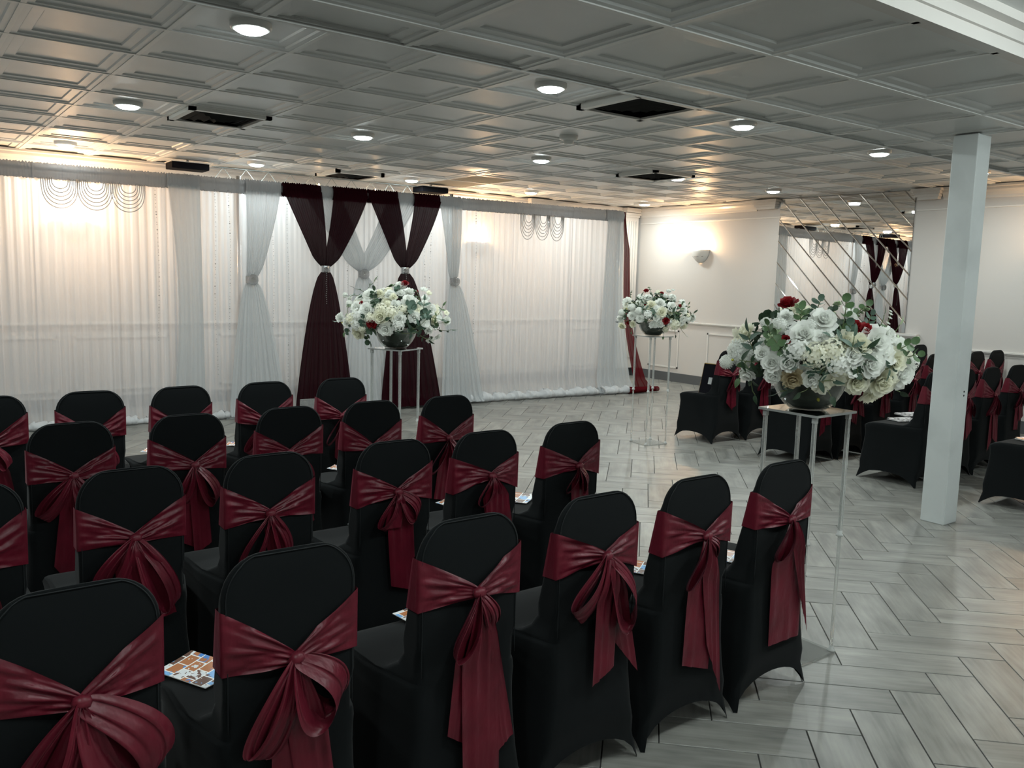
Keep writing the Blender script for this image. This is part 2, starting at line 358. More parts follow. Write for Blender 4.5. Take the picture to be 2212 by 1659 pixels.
# column
mb = MB(); mb.box(5.395, 5.560, 2.573, 2.728, 0, ZL)
col = struct(mb.out('column', 'column')); bv = col.modifiers.new('b', 'BEVEL'); bv.width = .006; bv.segments = 2
mb = MB()
for z in (.835, .86):
    mb.lathe([(0, 0), (.006, 0), (.006, .002), (0, .002)], 10)
    for v in mb.v[-40:]: v.xyz = (5.505 + v.x, 2.573 - v.z, z + v.y)
mb.out('screw_hole', 'dark', col)
# ------------------------------------------------------------ ceiling
ceil_ = struct(MB().box(-5.2, XW, 3.25, YW, ZU + .07, ZU + .12).box(-5.2, XW, 1.69, 3.25, ZL + .07, ZU + .12).box(-5.2, XW, -6, 1.69, ZN + .07, ZU + .12).out('ceiling', 'dark'))
def tile_geo(x0, x1, y0, y1, cx, cy, bow=0):
    """stepped coffer tile clipped to the rectangle (x0..x1, y0..y1) about the centre cx, cy"""
    rings = [(.303, 0), (.264, 0), (.257, .008), (.208, .009), (.201, .017), (0, .017)]
    v = []; f = []
    cl = lambda p, a, b: min(max(p, a), b)
    for r, z in rings[:-1]:
        for sx, sy in ((-1, -1), (1, -1), (1, 1), (-1, 1)): v.append((cl(cx + sx * r, x0, x1), cl(cy + sy * r, y0, y1), z))
    for k in range(4):
        for j in range(4): f.append((k * 4 + j, (k + 1) * 4 + j, (k + 1) * 4 + (j + 1) % 4, k * 4 + (j + 1) % 4))
    f.append((19, 18, 17, 16)); return v, f
tv, tf = tile_geo(-.303, .303, -.303, .303, 0, 0)
tile_src = None
skip = {(2, 3), (4, -1), (5, 7), (7, 6), (7, 7)}
def put_tile(cx, cy, z, clip=None):
    global tile_src
    if clip is None:
        if tile_src is None: tile_src = mesh('ceiling_tile', tv, tf, 'tile_white', ceil_); o = tile_src
        else: o = tile_src.copy(); COL.objects.link(o)
        o.location = (cx, cy, z); o.rotation_euler = (radians(R.gauss(0, .12)), radians(R.gauss(0, .12)), 0)
    else:
        x0, x1, y0, y1 = clip; v, f = tile_geo(max(x0 - cx, -.303), min(x1 - cx, .303), max(y0 - cy, -.303), min(y1 - cy, .303), 0, 0)
        o = mesh('ceiling_tile', v, f, 'tile_white', ceil_); o.location = (cx, cy, z); o.rotation_euler = (radians(R.gauss(0, .1)), radians(R.gauss(0, .1)), 0)
GX, GY = 1.179, 4.416
bars = []
vent_xy = [(2.10, 6.55), (4.05, 4.11), (4.42, 9.16), (6.72, 6.55)]
seen_tiles = 0
for i in range(-10, 14):
    for j in range(-2, 9):
        cx, cy = GX + .61 * i + .305, GY + .61 * j + .305
        x0, x1, y0, y1 = cx - .305, cx + .305, cy - .305, cy + .305
        if y1 < 3.27 or y0 > YW or x0 > XW: continue
        if i == 7 and j in (6, 7): continue
        cl = None
        if y0 < 3.25 or y1 > YW or x1 > XW: cl = (-9, XW, 3.25, YW)
        put_tile(cx, cy, ZU, cl); seen_tiles += 1
mb = MB()
for i in range(-10, 15):
    x = GX + .61 * i; mb.box(x - .012, x + .012, 3.25, YW, ZU - .004, ZU + .012)
for j in range(-1, 9):
    y = GY + .61 * j; mb.box(-5.2, XW, y - .012, y + .012, ZU - .005, ZU + .012)
g = mb.out('ceiling_grid', 'grid', ceil_); g['kind'] = 'stuff'
mesh('flat_panel', [(5.46, 8.09, ZU), (6.05, 8.09, ZU), (6.05, 9.28, ZU), (5.46, 9.28, ZU)], [(3, 2, 1, 0)], 'panel_flat', ceil_)
GX2 = 1.811
for i in range(-10, 14):
    for cy in (3.235, 2.625, 2.015):
        cx = GX2 + .61 * i + .305
        if cx - .305 > XW: continue
        put_tile(cx, cy, ZL, (-9, XW, 1.70, 3.204) if (cy > 3 or cx + .305 > XW) else None)
mb = MB()
for i in range(-10, 14):
    x = GX2 + .61 * i; mb.box(x - .012, x + .012, 1.69, 3.25, ZL - .004, ZL + .010)
for y in (2.93, 2.32): mb.box(-5.2, XW, y - .012, y + .012, ZL - .005, ZL + .010)
g = mb.out('dropped_grid', 'grid', ceil_); g['kind'] = 'stuff'
MB().box(-5.2, XW, 3.226, 3.25, ZL - .006, ZU + .02).out('drop_edge', 'grid', ceil_)
# entrance ceiling, one small step up, with a moulded riser
mb = MB().box(-5.2, XW, 1.66, 1.716, ZL - .004, ZN + .02).box(-5.2, XW, 1.645, 1.66, ZL + .045, ZN).box(-5.2, XW, 1.60, 1.645, ZN - .035, ZN)
mb.out('riser', 'trim', ceil_)
mesh('plain_ceiling', [(-5.2, -6, ZN), (XW, -6, ZN), (XW, 1.65, ZN), (-5.2, 1.65, ZN)], [(3, 2, 1, 0)], 'tile_white', ceil_)
# ------------------------------------------------------------ downlights
dl_src = None
def downlight(x, y, z, label, pw=1):
    global dl_src
    t = thing('downlight', label, 'ceiling light', (x, y, z), 0, 'round recessed ceiling lights')
    if dl_src is None:
        ring = MB().lathe([(.074, -.010), (.078, -.014), (.092, -.011), (.097, 0), (.097, .03)], 28).out('trim_ring', 'plastic', t, True)
        lens = MB().lathe([(.0001, -.032), (.03, -.031), (.055, -.027), (.070, -.019), (.075, -.008)], 28).out('lens', 'lens', t, True)
        dl_src = (ring, lens)
    else:
        for s_ in dl_src: copy_part(s_, t)
    area('downlight_glow', (0, 0, -.036), .14, P_DOWN * pw, COOL, parent=t)
nm = {1.47: 'first', 3.29: 'second', 5.08: 'third', 6.89: 'fourth', 8.68: 'fifth', -.3: 'outer', -2.1: 'farthest left'}
for yy, row in ((4.10, 'nearest row past the dropped edge'), (6.57, 'middle row'), (9.06, 'far row behind the drapes')):
    for x in DL_X:
        if x == 8.68 and yy > 9: x = 9.0
        downlight(x + (.2 if abs(x - 6.89) < .1 and 6 < yy < 7 else .1 if yy > 6 and x > 5 else 0), yy, ZU, 'round ceiling light, %s from left, %s' % (nm.get(x, 'fifth'), row), (1.0 if x < 2 else 1.2) if yy > 9 else 1)
dome_src = None  # unseen domes added to brighten the riser, chair backs and near flowers
for yy, rn in ((.62, 'first'), (-3.0, 'second')):
    for x in DL_X[1:6]:
        t = thing('fill_dome_light', 'added dome fill light, unseen over the entrance, %s from left, %s row behind camera' % (nm[x], rn), 'ceiling light', (x, yy, ZN), 0, 'unseen dome lights added as fill')
        if dome_src is None:
            a = MB().lathe([(.15, 0), (.155, -.012), (.145, -.02)], 28).out('rim', 'plastic', t, True)
            b = MB().lathe([(.145, -.012), (.135, -.045), (.10, -.075), (.05, -.09), (.0001, -.095)], 28).out('shade', 'lens', t, True); dome_src = (a, b)
        else:
            for q in dome_src: copy_part(q, t)
        l = bpy.data.lights.new('fill_dome_glow', 'POINT'); l.energy = P_FILL_DOME; l.color = COOL; l.shadow_soft_size = .05
        lo = bpy.data.objects.new('fill_dome_glow', l); COL.objects.link(lo); lo.parent = t; lo.location = (0, 0, -.16)
# ------------------------------------------------------------ vents, detector
def vent(x, y, label, s_=.295):
    t = thing('ceiling_vent', label, 'vent', (x, y, ZU - .006))
    MB().box(-s_ + .02, s_ - .02, -s_ + .02, s_ - .02, -.0035, -.0015).out('duct_shade', 'dark', t)  # flat dark sheet in place of the shaded opening behind the slats
    mb = MB()
    for a, b, c, d in ((-s_, s_, -s_, -s_ + .045), (-s_, s_, s_ - .045, s_), (-s_, -s_ + .045, -s_, s_), (s_ - .045, s_, -s_, s_)): mb.box(a, b, c, d, -.022, .034)
    mb.out('frame', 'ventw', t)
    for k in range(4):
        r = .225 - k * .055; mb = MB()
        for q in range(4):
            A = Matrix.Rotation(q * pi / 2, 4, 'Z'); P = [(-r, -r, -.006 - .003 * k), (r, -r, -.006 - .003 * k), (r - .028, -r + .028, -.022 - .006 * k), (-r + .028, -r + .028, -.022 - .006 * k)]
            b = len(mb.v); mb.v += [A @ Vector(p) for p in P]; mb.f.append([b, b + 1, b + 2, b + 3])
        mb.out('louver', 'louver', t)
for (x, y), lb in zip(vent_xy, ('square louvered ceiling vent above the left end of the white drapes', 'square louvered ceiling vent half hidden by the dropped ceiling edge',
                              'square louvered ceiling vent just above the burgundy drapes', 'square louvered ceiling vent beside a round light, toward the corner')): vent(x, y, lb)
t = thing('smoke_detector', 'small round cream smoke detector on the ceiling in mid-room', 'smoke detector', (4.55, 5.42, ZU))
MB().lathe([(.075, .02), (.075, -.008), (.066, -.016), (.045, -.022)], 24).out('base', 'plastic', t, True)
MB().lathe([(.045, -.022), (.038, -.045), (.018, -.052), (.0001, -.053)], 20).out('sensor_cap', 'plastic', t, True)
# ------------------------------------------------------------ sconces
def sconce(x, y, z, rz, label, pw=1):
    t = thing('wall_sconce', label, 'wall lamp', (x, y, z), rz, None)      # local +y points into the wall
    def bowl(u, v):
        a = pi + pi * u; r = .155 * sin(pi / 2 * (.10 + .90 * v)); return (r * cos(a), r * sin(a) * .85, -.17 + .19 * v ** 1.4)
    o = MB().grid(bowl, 20, 8).out('bowl', 'plastic', t, True); sm = o.modifiers.new('s', 'SOLIDIFY'); sm.thickness = .006
    MB().box(-.05, .05, -.012, 0, -.12, .02).out('back_plate', 'plastic', t)
    MB().tube([(-.10, -.075, -.075), (.0, -.118, -.078), (.10, -.075, -.075)], .005, 6).out('trim_band', 'silver', t)
    MB().lathe([(.0001, -.03), (.028, -.02), (.034, .01), (.026, .04), (.0001, .055)], 14, (0, -.06, 0)).out('bulb', 'sconce_glass', t, True)
    l = bpy.data.lights.new('sconce_glow', 'POINT'); l.energy = P_SCONCE * pw; l.color = WARM; l.shadow_soft_size = .045
    lo = bpy.data.objects.new('sconce_glow', l); COL.objects.link(lo); lo.parent = t; lo.location = (0, -.09, .075)
sconce(XW, 8.45, 1.97, -pi / 2, 'glowing half-bowl wall sconce on the bare wall left of the mirror')
sconce(XW, 3.55, 1.97, -pi / 2, 'half-bowl wall sconce on the wall right of the white column')
sconce(1.63, YW, 1.95, 0, 'glowing half-bowl wall sconce behind the left white drapes', 2.7)
sconce(6.68, YW, 1.97, 0, 'glowing half-bowl wall sconce behind the right white drapes', 1.9)
# ------------------------------------------------------------ black boxes and truss near the ceiling
for x, lb in ((2.66, 'flat black box by the ceiling above the left white drapes'), (5.62, 'flat black box by the ceiling above the right burgundy drape')):
    t = thing('black_speaker', lb, 'speaker', (x, 9.35, 2.575))
    o = MB().box(-.19, .19, -.12, .12, -.035, .030).out('case', 'black', t); b_ = o.modifiers.new('b', 'BEVEL'); b_.width = .006
    MB().box(-.2, .2, -.13, .13, .031, .036).out('top_plate', 'plastic', t); MB().box(-.012, .012, -.012, .012, .036, .066).out('hanger', 'silver', t)
t = thing('light_truss', 'slim silver lighting truss hung behind the drapes above the burgundy swags', 'truss', (4.2, 9.32, 2.515))
mb = MB(); mb.tube([(-1.3, 0, .085), (1.2, 0, .085)], .005).tube([(-1.3, 0, -.075), (1.2, 0, -.075)], .005); mb.out('chord', 'truss', t)
mb = MB()
for i in range(10):
    x = -1.3 + i * .25; mb.tube([(x, 0, -.075), (x + .12, 0, .085)], .003, 5).tube([(x + .12, 0, .085), (x + .25, 0, -.075)], .003, 5)
o = mb.out('brace', 'truss', t); o['kind'] = 'stuff'
for x in (-.1, .62):  # small glowing shapes stand in for two warm reflections
    MB().lathe([(.0001, -.03), (.012, -.015), (.010, .01), (.0001, .03)], 10, (x, -.03, -.02)).out('bulb', 'bulb', t, True)
# ------------------------------------------------------------ drapes
def YL(x): return 8.90 - .07 * x
ZR = 2.372
t = thing('drape_stand', 'silver pipe and base frame carrying the backdrop drapes', 'curtain rail', (0, 0, 0))
MB().tube([(-1.6, YL(-1.6), ZR), (8.0, YL(8.0), ZR)], .019, 10).out('crossbar', 'silver', t, True)
for x in (-1.2, 2.98, 5.43, 7.97):
    MB().tube([(x, YL(x) + .04, .01), (x, YL(x) + .04, 2.46 if x in (2.98, 5.43) else 2.41)], .022, 10).out('upright', 'silver', t, True)
    MB().box(x - .2, x + .2, YL(x) - .1, YL(x) + .3, 0, .01).out('base_plate', 'silver', t)
def wav(ph, u):
    return .55 * sin(u + ph[0]) + .3 * sin(2.3 * u + ph[1]) + .22 * sin(4.1 * u + ph[2]) + .25 * sin(.37 * u + ph[3])
def drape(name, edge, z0, z1, off, m, label=None, parent=None, n=None, freq=95, amp=.016, nz=14, pool=0, group=None, seed=0, amp_fn=None, kind=None, yfn=None):
    """edge(t) -> (xl, xr), t=0 at the top z1, 1 at the bottom z0"""
    r_ = random.Random(seed); ph = [r_.uniform(0, 6.28) for _ in range(4)]
    wt = max(edge(0)[1] - edge(0)[0], edge(1)[1] - edge(1)[0]); n = n or max(24, int(wt * 90))
    def fn(u, v):
        xl, xr = edge(v); x = xl + (xr - xl) * u; a = amp * (amp_fn(v) if amp_fn else (.55 + .6 * v))
        d = wav(ph, u * wt * freq) * a; z = z1 + (z0 - z1) * v; yy = YL(x) - off + d
        if pool and v > .93: k = (v - .93) / .07; yy -= pool * k * k * (1 + .4 * sin(u * wt * 31 + ph[1])); z = max(z, .012 + .03 * (1 + sin(u * wt * 40 + ph[2])) * (1 - k))
        if yfn: yy += yfn(u, v)
        return (x + d * .25, yy, z)
    o = MB().grid(fn, n, nz).out(name, m, parent, True)
    if label: tag(o, label, 'curtain', group)
    return o
def ruffle(x0, x1, off, m, parent, seed, freq=260):
    r_ = random.Random(seed); ph = [r_.uniform(0, 6.28) for _ in range(4)]; n = max(16, int((x1 - x0) * 130))
    def fn(u, v):
        x = x0 + (x1 - x0) * u; a = 2 * pi * v; k = wav(ph, u * (x1 - x0) * freq)
        rr = .034 + .004 * k; top = max(0, cos(a)) ** 2 * (.022 + .006 * k)
        low = max(0, -cos(a)) * .052
        return (x, YL(x) - off - rr * sin(a), ZR - .002 + rr * cos(a) + top - low)
    return MB().grid(fn, n, 12).out('rod_pocket', m, parent, True)
def hem(x0, x1, off, m, parent, seed, r=.045):
    r_ = random.Random(seed); ph = [r_.uniform(0, 6.28) for _ in range(4)]; n = max(16, int((x1 - x0) * 60))
    def fn(u, v):
        x = x0 + (x1 - x0) * u; a = 2 * pi * v; k = wav(ph, u * (x1 - x0) * 28); k2 = wav(ph, u * (x1 - x0) * 90 + 5 * v)
        rr = r * (1 + .35 * k) + .006 * k2
        return (x + .01 * k2, YL(x) - off - .01 - rr * 1.5 * sin(a) - .02 * k, max(.002, rr * .85 + rr * .85 * cos(a)))
    return MB().grid(fn, n, 10).out('hem', m, parent, True)
bd = [(-1.55, -.15, 'white sheer backdrop drape at the far left end'), (-.17, 1.15, 'white sheer backdrop drape left of the first beaded swag'),
      (1.14, 2.36, 'white sheer backdrop drape behind the three left beaded swags'), (2.34, 3.25, 'white sheer backdrop drape behind the left tied white panel'),
      (3.24, 4.33, 'white sheer backdrop drape behind the left burgundy swag'), (4.32, 5.36, 'white sheer backdrop drape behind the right burgundy swag'),
      (5.35, 6.28, 'white sheer backdrop drape just right of the right tied white panel'), (6.27, 7.16, 'white sheer backdrop drape behind the three right beaded swags'),
      (7.15, 7.92, 'white sheer backdrop drape next to the right end panel')]
for i, (a, b, lb) in enumerate(bd):
    tight = 1.5 if 3 <= i <= 5 else 1
    o = drape('sheer_drape', lambda v, a=a, b=b: (a, b), .02, ZR - .03, 0, 'sheer', lb, freq=75 * tight, amp=.020 / tight, nz=10, pool=.05, seed=i + 1, group='white sheer backdrop drapes')
    ruffle(a, b, 0, 'ruffle', o, 40 + i); hem(a, b, .06, 'pool', o, 60 + i, .04 if i < 5 else .055)
# straight gathered panel
o = drape('gathered_panel', lambda v: (2.28 + .08 * sin(pi * v), 2.58 + .02 * v), .03, ZR - .03, .045, 'sheer_front', 'narrow grey-white gathered panel hanging straight left of the tied white panel', freq=110, amp=.013, seed=21)
ruffle(2.28, 2.58, .02, 'ruffle', o, 90)
def swag(name, label, tops, kx, kz, bots, m, mr, off, seed, knot, kw=.055, group=None, pend=False, zb=.03, fq=120):
    t = thing(name, label, 'curtain', (0, 0, 0), 0, group)
    for q, (a, b) in enumerate(tops):
        side = -1 if (a + b) / 2 < kx else 1
        if len(tops) == 1: k0, k1 = kx - kw, kx + kw
        else: k0, k1 = (kx - kw, kx + .004) if side < 0 else (kx - .004, kx + kw)
        ez = lambda v: .88 * v ** 1.12 + .12 * max(0, (v - .86) / .14) ** 1.5
        iz = lambda v: min(1, v / .76) if len(tops) > 1 else ez(v)
        lz, rz_ = (ez, iz) if side < 0 else (iz, ez)
        if len(tops) == 1: lz = rz_ = ez
        o = drape('upper_swag', lambda v, a=a, b=b, k0=k0, k1=k1, lz=lz, rz_=rz_: (a + (k0 - a) * lz(v), b + (k1 - b) * rz_(v)), kz + .02, ZR - .02, off + q * .008, m, None, t, n=90, freq=fq * 1.8, amp=.009, nz=20, seed=seed + q,
                  yfn=lambda u, v: -.05 * sin(pi * v) * .5)
        ruffle(a, b, off * .5 + .008, mr, t, seed + 5 + q)
    for q, (a, b) in enumerate(bots):
        drape('lower_fall', lambda v, a=a, b=b: (kx - kw + (a - kx + kw) * v ** .62, kx + kw + (b - kx - kw) * v ** .62), zb, kz - .02, off + .004, m, None, t, n=80, freq=fq * .7, amp=.016, nz=22, pool=.05, seed=seed + 9, amp_fn=lambda v: .4 + 1.1 * v,
              yfn=lambda u, v: -.09 * v)
    y = YL(kx) - off - .03
    if knot == 'brooch':
        MB().lathe([(.0001, .018), (.03, .015), (.05, .006), (.056, -.004), (.048, -.012), (.0001, -.012)], 22).out('brooch', 'rhine', t, True, (kx, y - .02, kz), (pi / 2, 0, 0))
    mb = MB().grid(lambda u, v: (kx + (kw + .008) * cos(2 * pi * u), y + .03 + .036 * sin(2 * pi * u), kz - .035 + .07 * v), 20, 2)
    mb.out('tieback', 'silver' if knot == 'band' else 'rhine', t, True)
    if knot == 'band': MB().lathe([(.0001, .014), (.02, .01), (.032, 0), (.0001, 0)], 14).out('brooch', 'rhine', t, True, (kx - .01, y - .005, kz - .01), (pi / 2, 0, 0))
    if pend:
        mb = MB()
        for k in range(16): mb.oct((kx - .01 + .004 * sin(k), y - .012, kz - .05 - k * .021), .006)
        o = mb.out('pendant', 'bead', t); o['kind'] = 'stuff'
    return t
swag('tied_panel', 'white sheer panel tied with a round silver brooch left of the burgundy swags', [(3.02, 3.38)], 3.07, 1.42, [(2.80, 3.40)], 'sheer_front', 'ruffle', .06, 100, 'brooch')
swag('tied_panel', 'white crossed sheer panel with silver brooch between the two burgundy swags', [(3.62, 4.02), (4.58, 4.95)], 4.29, 1.51, [(3.98, 4.72)], 'sheer_front', 'ruffle', .05, 110, 'brooch', .05)
swag('tied_panel', 'white sheer panel tied with a silver brooch right of the burgundy swags', [(5.22, 5.51)], 5.42, 1.45, [(5.22, 5.80)], 'sheer_front', 'ruffle', .06, 120, 'brooch', .05)
swag('burgundy_swag', 'left burgundy chiffon V-shaped swag tied at mid-height with a silver band', [(3.39, 3.80), (3.93, 4.32)], 3.84, 1.55, [(3.46, 4.12)], 'wine', 'wine', .10, 130, 'band', .045, pend=True)
swag('burgundy_swag', 'right burgundy chiffon V-shaped swag behind the nearer white flowers', [(4.33, 4.68), (4.88, 5.21)], 4.77, 1.56, [(4.44, 5.20)], 'wine', 'wine', .10, 140, 'band', .045, pend=True)
# end panels
o = drape('end_panel', lambda v: (7.70 - .10 * v, 7.96 + .04 * v + .42 * max(0, v - .35) ** 1.6), .02, ZR - .03, .05, 'sheer_front', 'white sheer end panel flaring to the floor at the right end', freq=80, amp=.016, seed=31, pool=.06)
ruffle(7.68, 7.97, .02, 'ruffle', o, 95); hem(7.62, 8.18, .1, 'pool', o, 96, .05)
r_ = random.Random(3)
def endf(u, v):
    z = 2.40 * (1 - v) + .012
    xl = 7.975 + .10 * v + .55 * max(0, v - .5) ** 1.7; w = .025 + .075 * min(1, v * 5) ** 1.5 + .02 * v + .42 * max(0, v - .62) ** 1.3
    x = xl + w * u; return (x + .006 * sin(v * 9), YL(8) - .03 + .012 * sin(u * 15 + v * 3) - .10 * v * v - (.06 * u if v > .95 else 0), z)
o = MB().grid(endf, 26, 30).out('burgundy_end_drape', 'wine_end', None, True); tag(o, 'narrow burgundy chiffon drape trailing down the right end of the backdrop', 'curtain')
MB().grid(lambda u, v: (8.05 + .52 * u + .02 * cos(2 * pi * v), YL(8.3) - .15 - .05 * u + (.06 + .02 * sin(6 * u)) * cos(2 * pi * v), max(.002, .045 + (.045 - .012 * u) * sin(2 * pi * v))), 24, 10).out('hem', 'wine_end', o, True)
# beaded swags
def beads(xs, zb, hw, labels, grp):
    for x, lb in zip(xs, labels):
        t = thing('bead_swag', lb, 'bead garland', (x, YL(x) - .05, 2.295), 0, grp)
        for k in range(6):
            dep = (2.295 - zb) * (1 - .13 * k); w = hw * (1 - .11 * k); mb = MB()
            mb.tube([(-w * cos(pi * i / 22) , -.004 * k, -dep * sin(pi * i / 22) ** .62) for i in range(23)], .0042, 5)
            mb.out('strand', 'bead', t, True)
beads((1.36, 1.65, 1.93), 2.03, .15, ['leftmost of three draped bead garlands on the left white drapes', 'middle of three draped bead garlands on the left white drapes', 'rightmost of three draped bead garlands on the left white drapes'], 'left bead garlands')
beads((6.44, 6.66, 6.88), 1.985, .115, ['leftmost of three draped bead garlands on the right white drapes', 'middle of three draped bead garlands on the right white drapes', 'rightmost of three draped bead garlands on the right white drapes'], 'right bead garlands')
for i, (x, zl) in enumerate(((2.72, .45), (2.86, .9), (3.30, .5), (3.46, .35), (4.12, .9), (4.47, .8), (5.12, .5), (5.72, .6), (2.18, .8), (5.05, .8))):
    mb = MB(); z = 2.3; r_ = random.Random(i)
    while z > zl: mb.oct((x + .01 * sin(z * 4 + i), YL(x) - .035, z), .0045 if r_.random() > .12 else .008); z -= r_.uniform(.018, .05)
    o = mb.out('bead_string', 'bead'); tag(o, 'thin vertical string of crystal beads ' + ['just left of the left tied white panel', 'behind the left tied white panel', 'between the left tied panel and the burgundy swag', 'at the left edge of the left burgundy swag', 'beside the crossed white panel, left side', 'right of the crossed white panel brooch', 'left of the right tied white panel', 'right of the right tied white panel', 'left of the narrow straight gathered panel', 'close by the right burgundy swag'][i], 'bead string', 'vertical crystal bead strings', 'stuff')
# ------------------------------------------------------------ mirror on the right wall
t = thing('wall_mirror', 'large wall mirror crossed by diagonal silver lines beside the white column', 'mirror', (XW - .02, 0, 0))
my0, my1, mz0, mz1 = 5.275, 7.105, .985, 2.635
def clip_band(c0, c1):                # polygon of c0 <= z - y <= c1 in the mirror's rectangle
    P = [(my0, mz0), (my1, mz0), (my1, mz1), (my0, mz1)]
    for sgn, c in ((1, c0), (-1, c1)):
        out = []
        for i in range(len(P)):
            a, b = P[i], P[(i + 1) % len(P)]; da = sgn * (a[1] - a[0] - c); db = sgn * (b[1] - b[0] - c)
            if da >= 0: out.append(a)
            if da * db < 0: s_ = da / (da - db); out.append((a[0] + (b[0] - a[0]) * s_, a[1] + (b[1] - a[1]) * s_))
        P = out
        if not P: return []
    return P
cs = [-5.301 + .281 * (k - 3) for k in range(14)]
for k in range(len(cs) - 1):
    P = clip_band(cs[k] + .012, cs[k + 1] - .012)
    if len(P) > 2:
        tl = R.gauss(0, .0012)
        mesh('mirror_panel', [(-.012 * (p[0] - 6.2) + tl * (p[1] - p[0] - cs[k]), p[0], p[1]) for p in P], [list(range(len(P)))[::-1]], 'mirror', t)
for c in cs:
    P1 = clip_band(c - .013, c); P2 = clip_band(c, c + .013)
    if len(P1) < 3 or len(P2) < 3: continue
    mb = MB()
    for P, s_ in ((P1, -1), (P2, 1)):
        b = len(mb.v)
        for p in P:
            d = abs(p[1] - p[0] - c); mb.v.append(Vector((-.007 + .007 * d / .013 - .012 * (p[0] - 6.2), p[0], p[1])))
        mb.f.append([b + i for i in range(len(P))][::-1])
    mb.out('bevel_strip', 'bevel', t)
MB().box(.0125, .019, my0 + .001, my1 - .001, mz0, mz1).out('backing', 'dark', t)
# ------------------------------------------------------------ acrylic flower stands
def stand(x, y, rz, label):
    t = thing('flower_stand', label, 'flower stand', (x, y, 0), rz, 'tall clear acrylic flower stands')
    h = .113
    MB().box(-.125, .125, -.125, .125, .001, .009).out('base_plate', 'acrylic', t)
    MB().box(-.133, .133, -.133, .133, 1.003, 1.011).out('top_plate', 'plate', t)
    mb = MB()
    for a, b, c, d in ((-.1345, .1345, -.1345, -.133), (-.1345, .1345, .133, .1345), (-.1345, -.133, -.133, .133), (.133, .1345, -.133, .133)): mb.box(a, b, c, d, 1.002, 1.011)
    mb.out('plate_edge', 'acrylic_edge', t)
    for sx, sy in ((-1, -1), (1, -1), (1, 1), (-1, 1)):
        px, py = sx * h, sy * h
        l = MB().box(px - .0062, px + .0062, py - .0062, py + .0062, .50, 1.0025).out('leg', 'acrylic', t)
        mb = MB()
        for ex, ey in ((-1, -1), (1, -1), (1, 1), (-1, 1)): mb.box(px + ex * .0058 - .001, px + ex * .0058 + .001, py + ey * .0058 - .001, py + ey * .0058 + .001, .505, 1.002)
        mb.out('leg_edge', 'acrylic_edge', l)
        MB().box(px - .0085, px + .0085, py - .0085, py + .0085, .978, 1.0035).out('end_block', 'acrylic_edge', l)
        l2 = MB().lathe([(.0001, .009), (.0070, .009), (.0070, .50), (.0001, .50)], 12, (px, py, 0)).out('leg', 'acrylic', t, True)
        MB().lathe([(.0001, .497), (.0145, .497), (.0145, .505), (.010, .508), (.010, .52), (.0001, .52)], 12, (px, py, 0)).out('joint', 'acrylic_edge', l2, True)
        MB().lathe([(.0001, .009), (.015, .009), (.015, .014), (.010, .018), (.010, .03), (.0001, .03)], 12, (px, py, 0)).out('foot', 'acrylic_edge', l2, True)
    return t
STANDS = {'near': (2.965, 1.99, 0), 'left': (2.80, 5.09, radians(27)), 'far': (5.73, 5.52, radians(-8))}
stand(*STANDS['near'], 'tall clear acrylic flower stand beside the end of the nearest chair row')
stand(*STANDS['left'], 'tall clear acrylic flower stand in front of the right burgundy swag')
stand(*STANDS['far'], 'tall clear acrylic flower stand by the right end of the drapes')
# ------------------------------------------------------------ blossoms and leaves (unit radius, axis +z)
def petal(mb, az, th0, th1, L, w, r0=0, z0=0, cup=.25, n=3, curl=0, ruf=0, rr=None):
    A = Matrix.Rotation(az, 4, 'Z'); b = len(mb.v); x, z = r0, z0; pts = []
    for i in range(n + 1):
        v = i / n; a = th0 + (th1 - th0) * v + curl * v ** 3; pts.append((x, z, a, v)); x += sin(a) * L / n; z += cos(a) * L / n
    for (x, z, a, v) in pts:
        ww = w * sin(pi * (.16 + .66 * v)) ** .8
        for k in range(-1, 2):
            e = k * ww; cz = cup * abs(k) * ww; j = (rr.uniform(-1, 1) * ruf if rr and ruf and v > .6 else 0)
            mb.v.append(A @ Vector((x - cos(a) * cz + j, e, z + sin(a) * cz + j)))
    for i in range(n):
        for k in range(2): q = b + i * 3 + k; mb.f.append([q, q + 3, q + 4, q + 1])
def bloom(rings, seed, ruf=.02, core=.28):
    mb = MB(); r_ = random.Random(seed); az = 0
    for (n, th0, th1, L, w, r0, z0, cup, curl) in rings:
        az += r_.uniform(.3, 1.3)
        for i in range(n): petal(mb, az + 2 * pi * i / n + r_.uniform(-.15, .15), th0 + r_.uniform(-.08, .08), th1 + r_.uniform(-.15, .15), L * r_.uniform(.9, 1.1), w * r_.uniform(.9, 1.1), r0, z0, cup, 3, curl, ruf, r_)
    mb.lathe([(.0001, -.32), (core * .8, -.15), (core, .15), (core * .6, .42), (.0001, .5)], 7)
    return mb
ROSE = bloom([(3, .1, -.5, .55, .26, .06, .1, .5, 0), (4, .2, -.25, .62, .34, .12, .02, .5, .2), (5, .45, .1, .72, .42, .15, -.08, .45, .4), (6, .8, .5, .82, .46, .16, -.18, .35, .7), (6, 1.2, 1.1, .86, .46, .14, -.25, .25, .6)], 1)
PEONY = bloom([(5, .1, -.4, .5, .26, .08, .12, .4, 0), (6, .3, -.1, .62, .32, .14, .05, .4, .3), (7, .6, .3, .74, .38, .16, -.05, .35, .5), (8, .95, .8, .86, .42, .16, -.15, .25, .6), (7, 1.35, 1.35, .95, .46, .14, -.22, .15, .5)], 2, .05)
OPEN = bloom([(4, .6, .2, .4, .2, .05, .1, .3, .2), (4, 1.15, 1.0, .95, .50, .08, 0, .12, .5), (4, 1.45, 1.3, 1.0, .52, .08, -.08, .1, .4)], 3, .05, .16)
BUD = bloom([(3, .35, -.75, 1.0, .36, .12, -.4, .7, 0), (3, .3, -.6, .95, .36, .12, -.4, .7, 0)], 4, 0, .3)
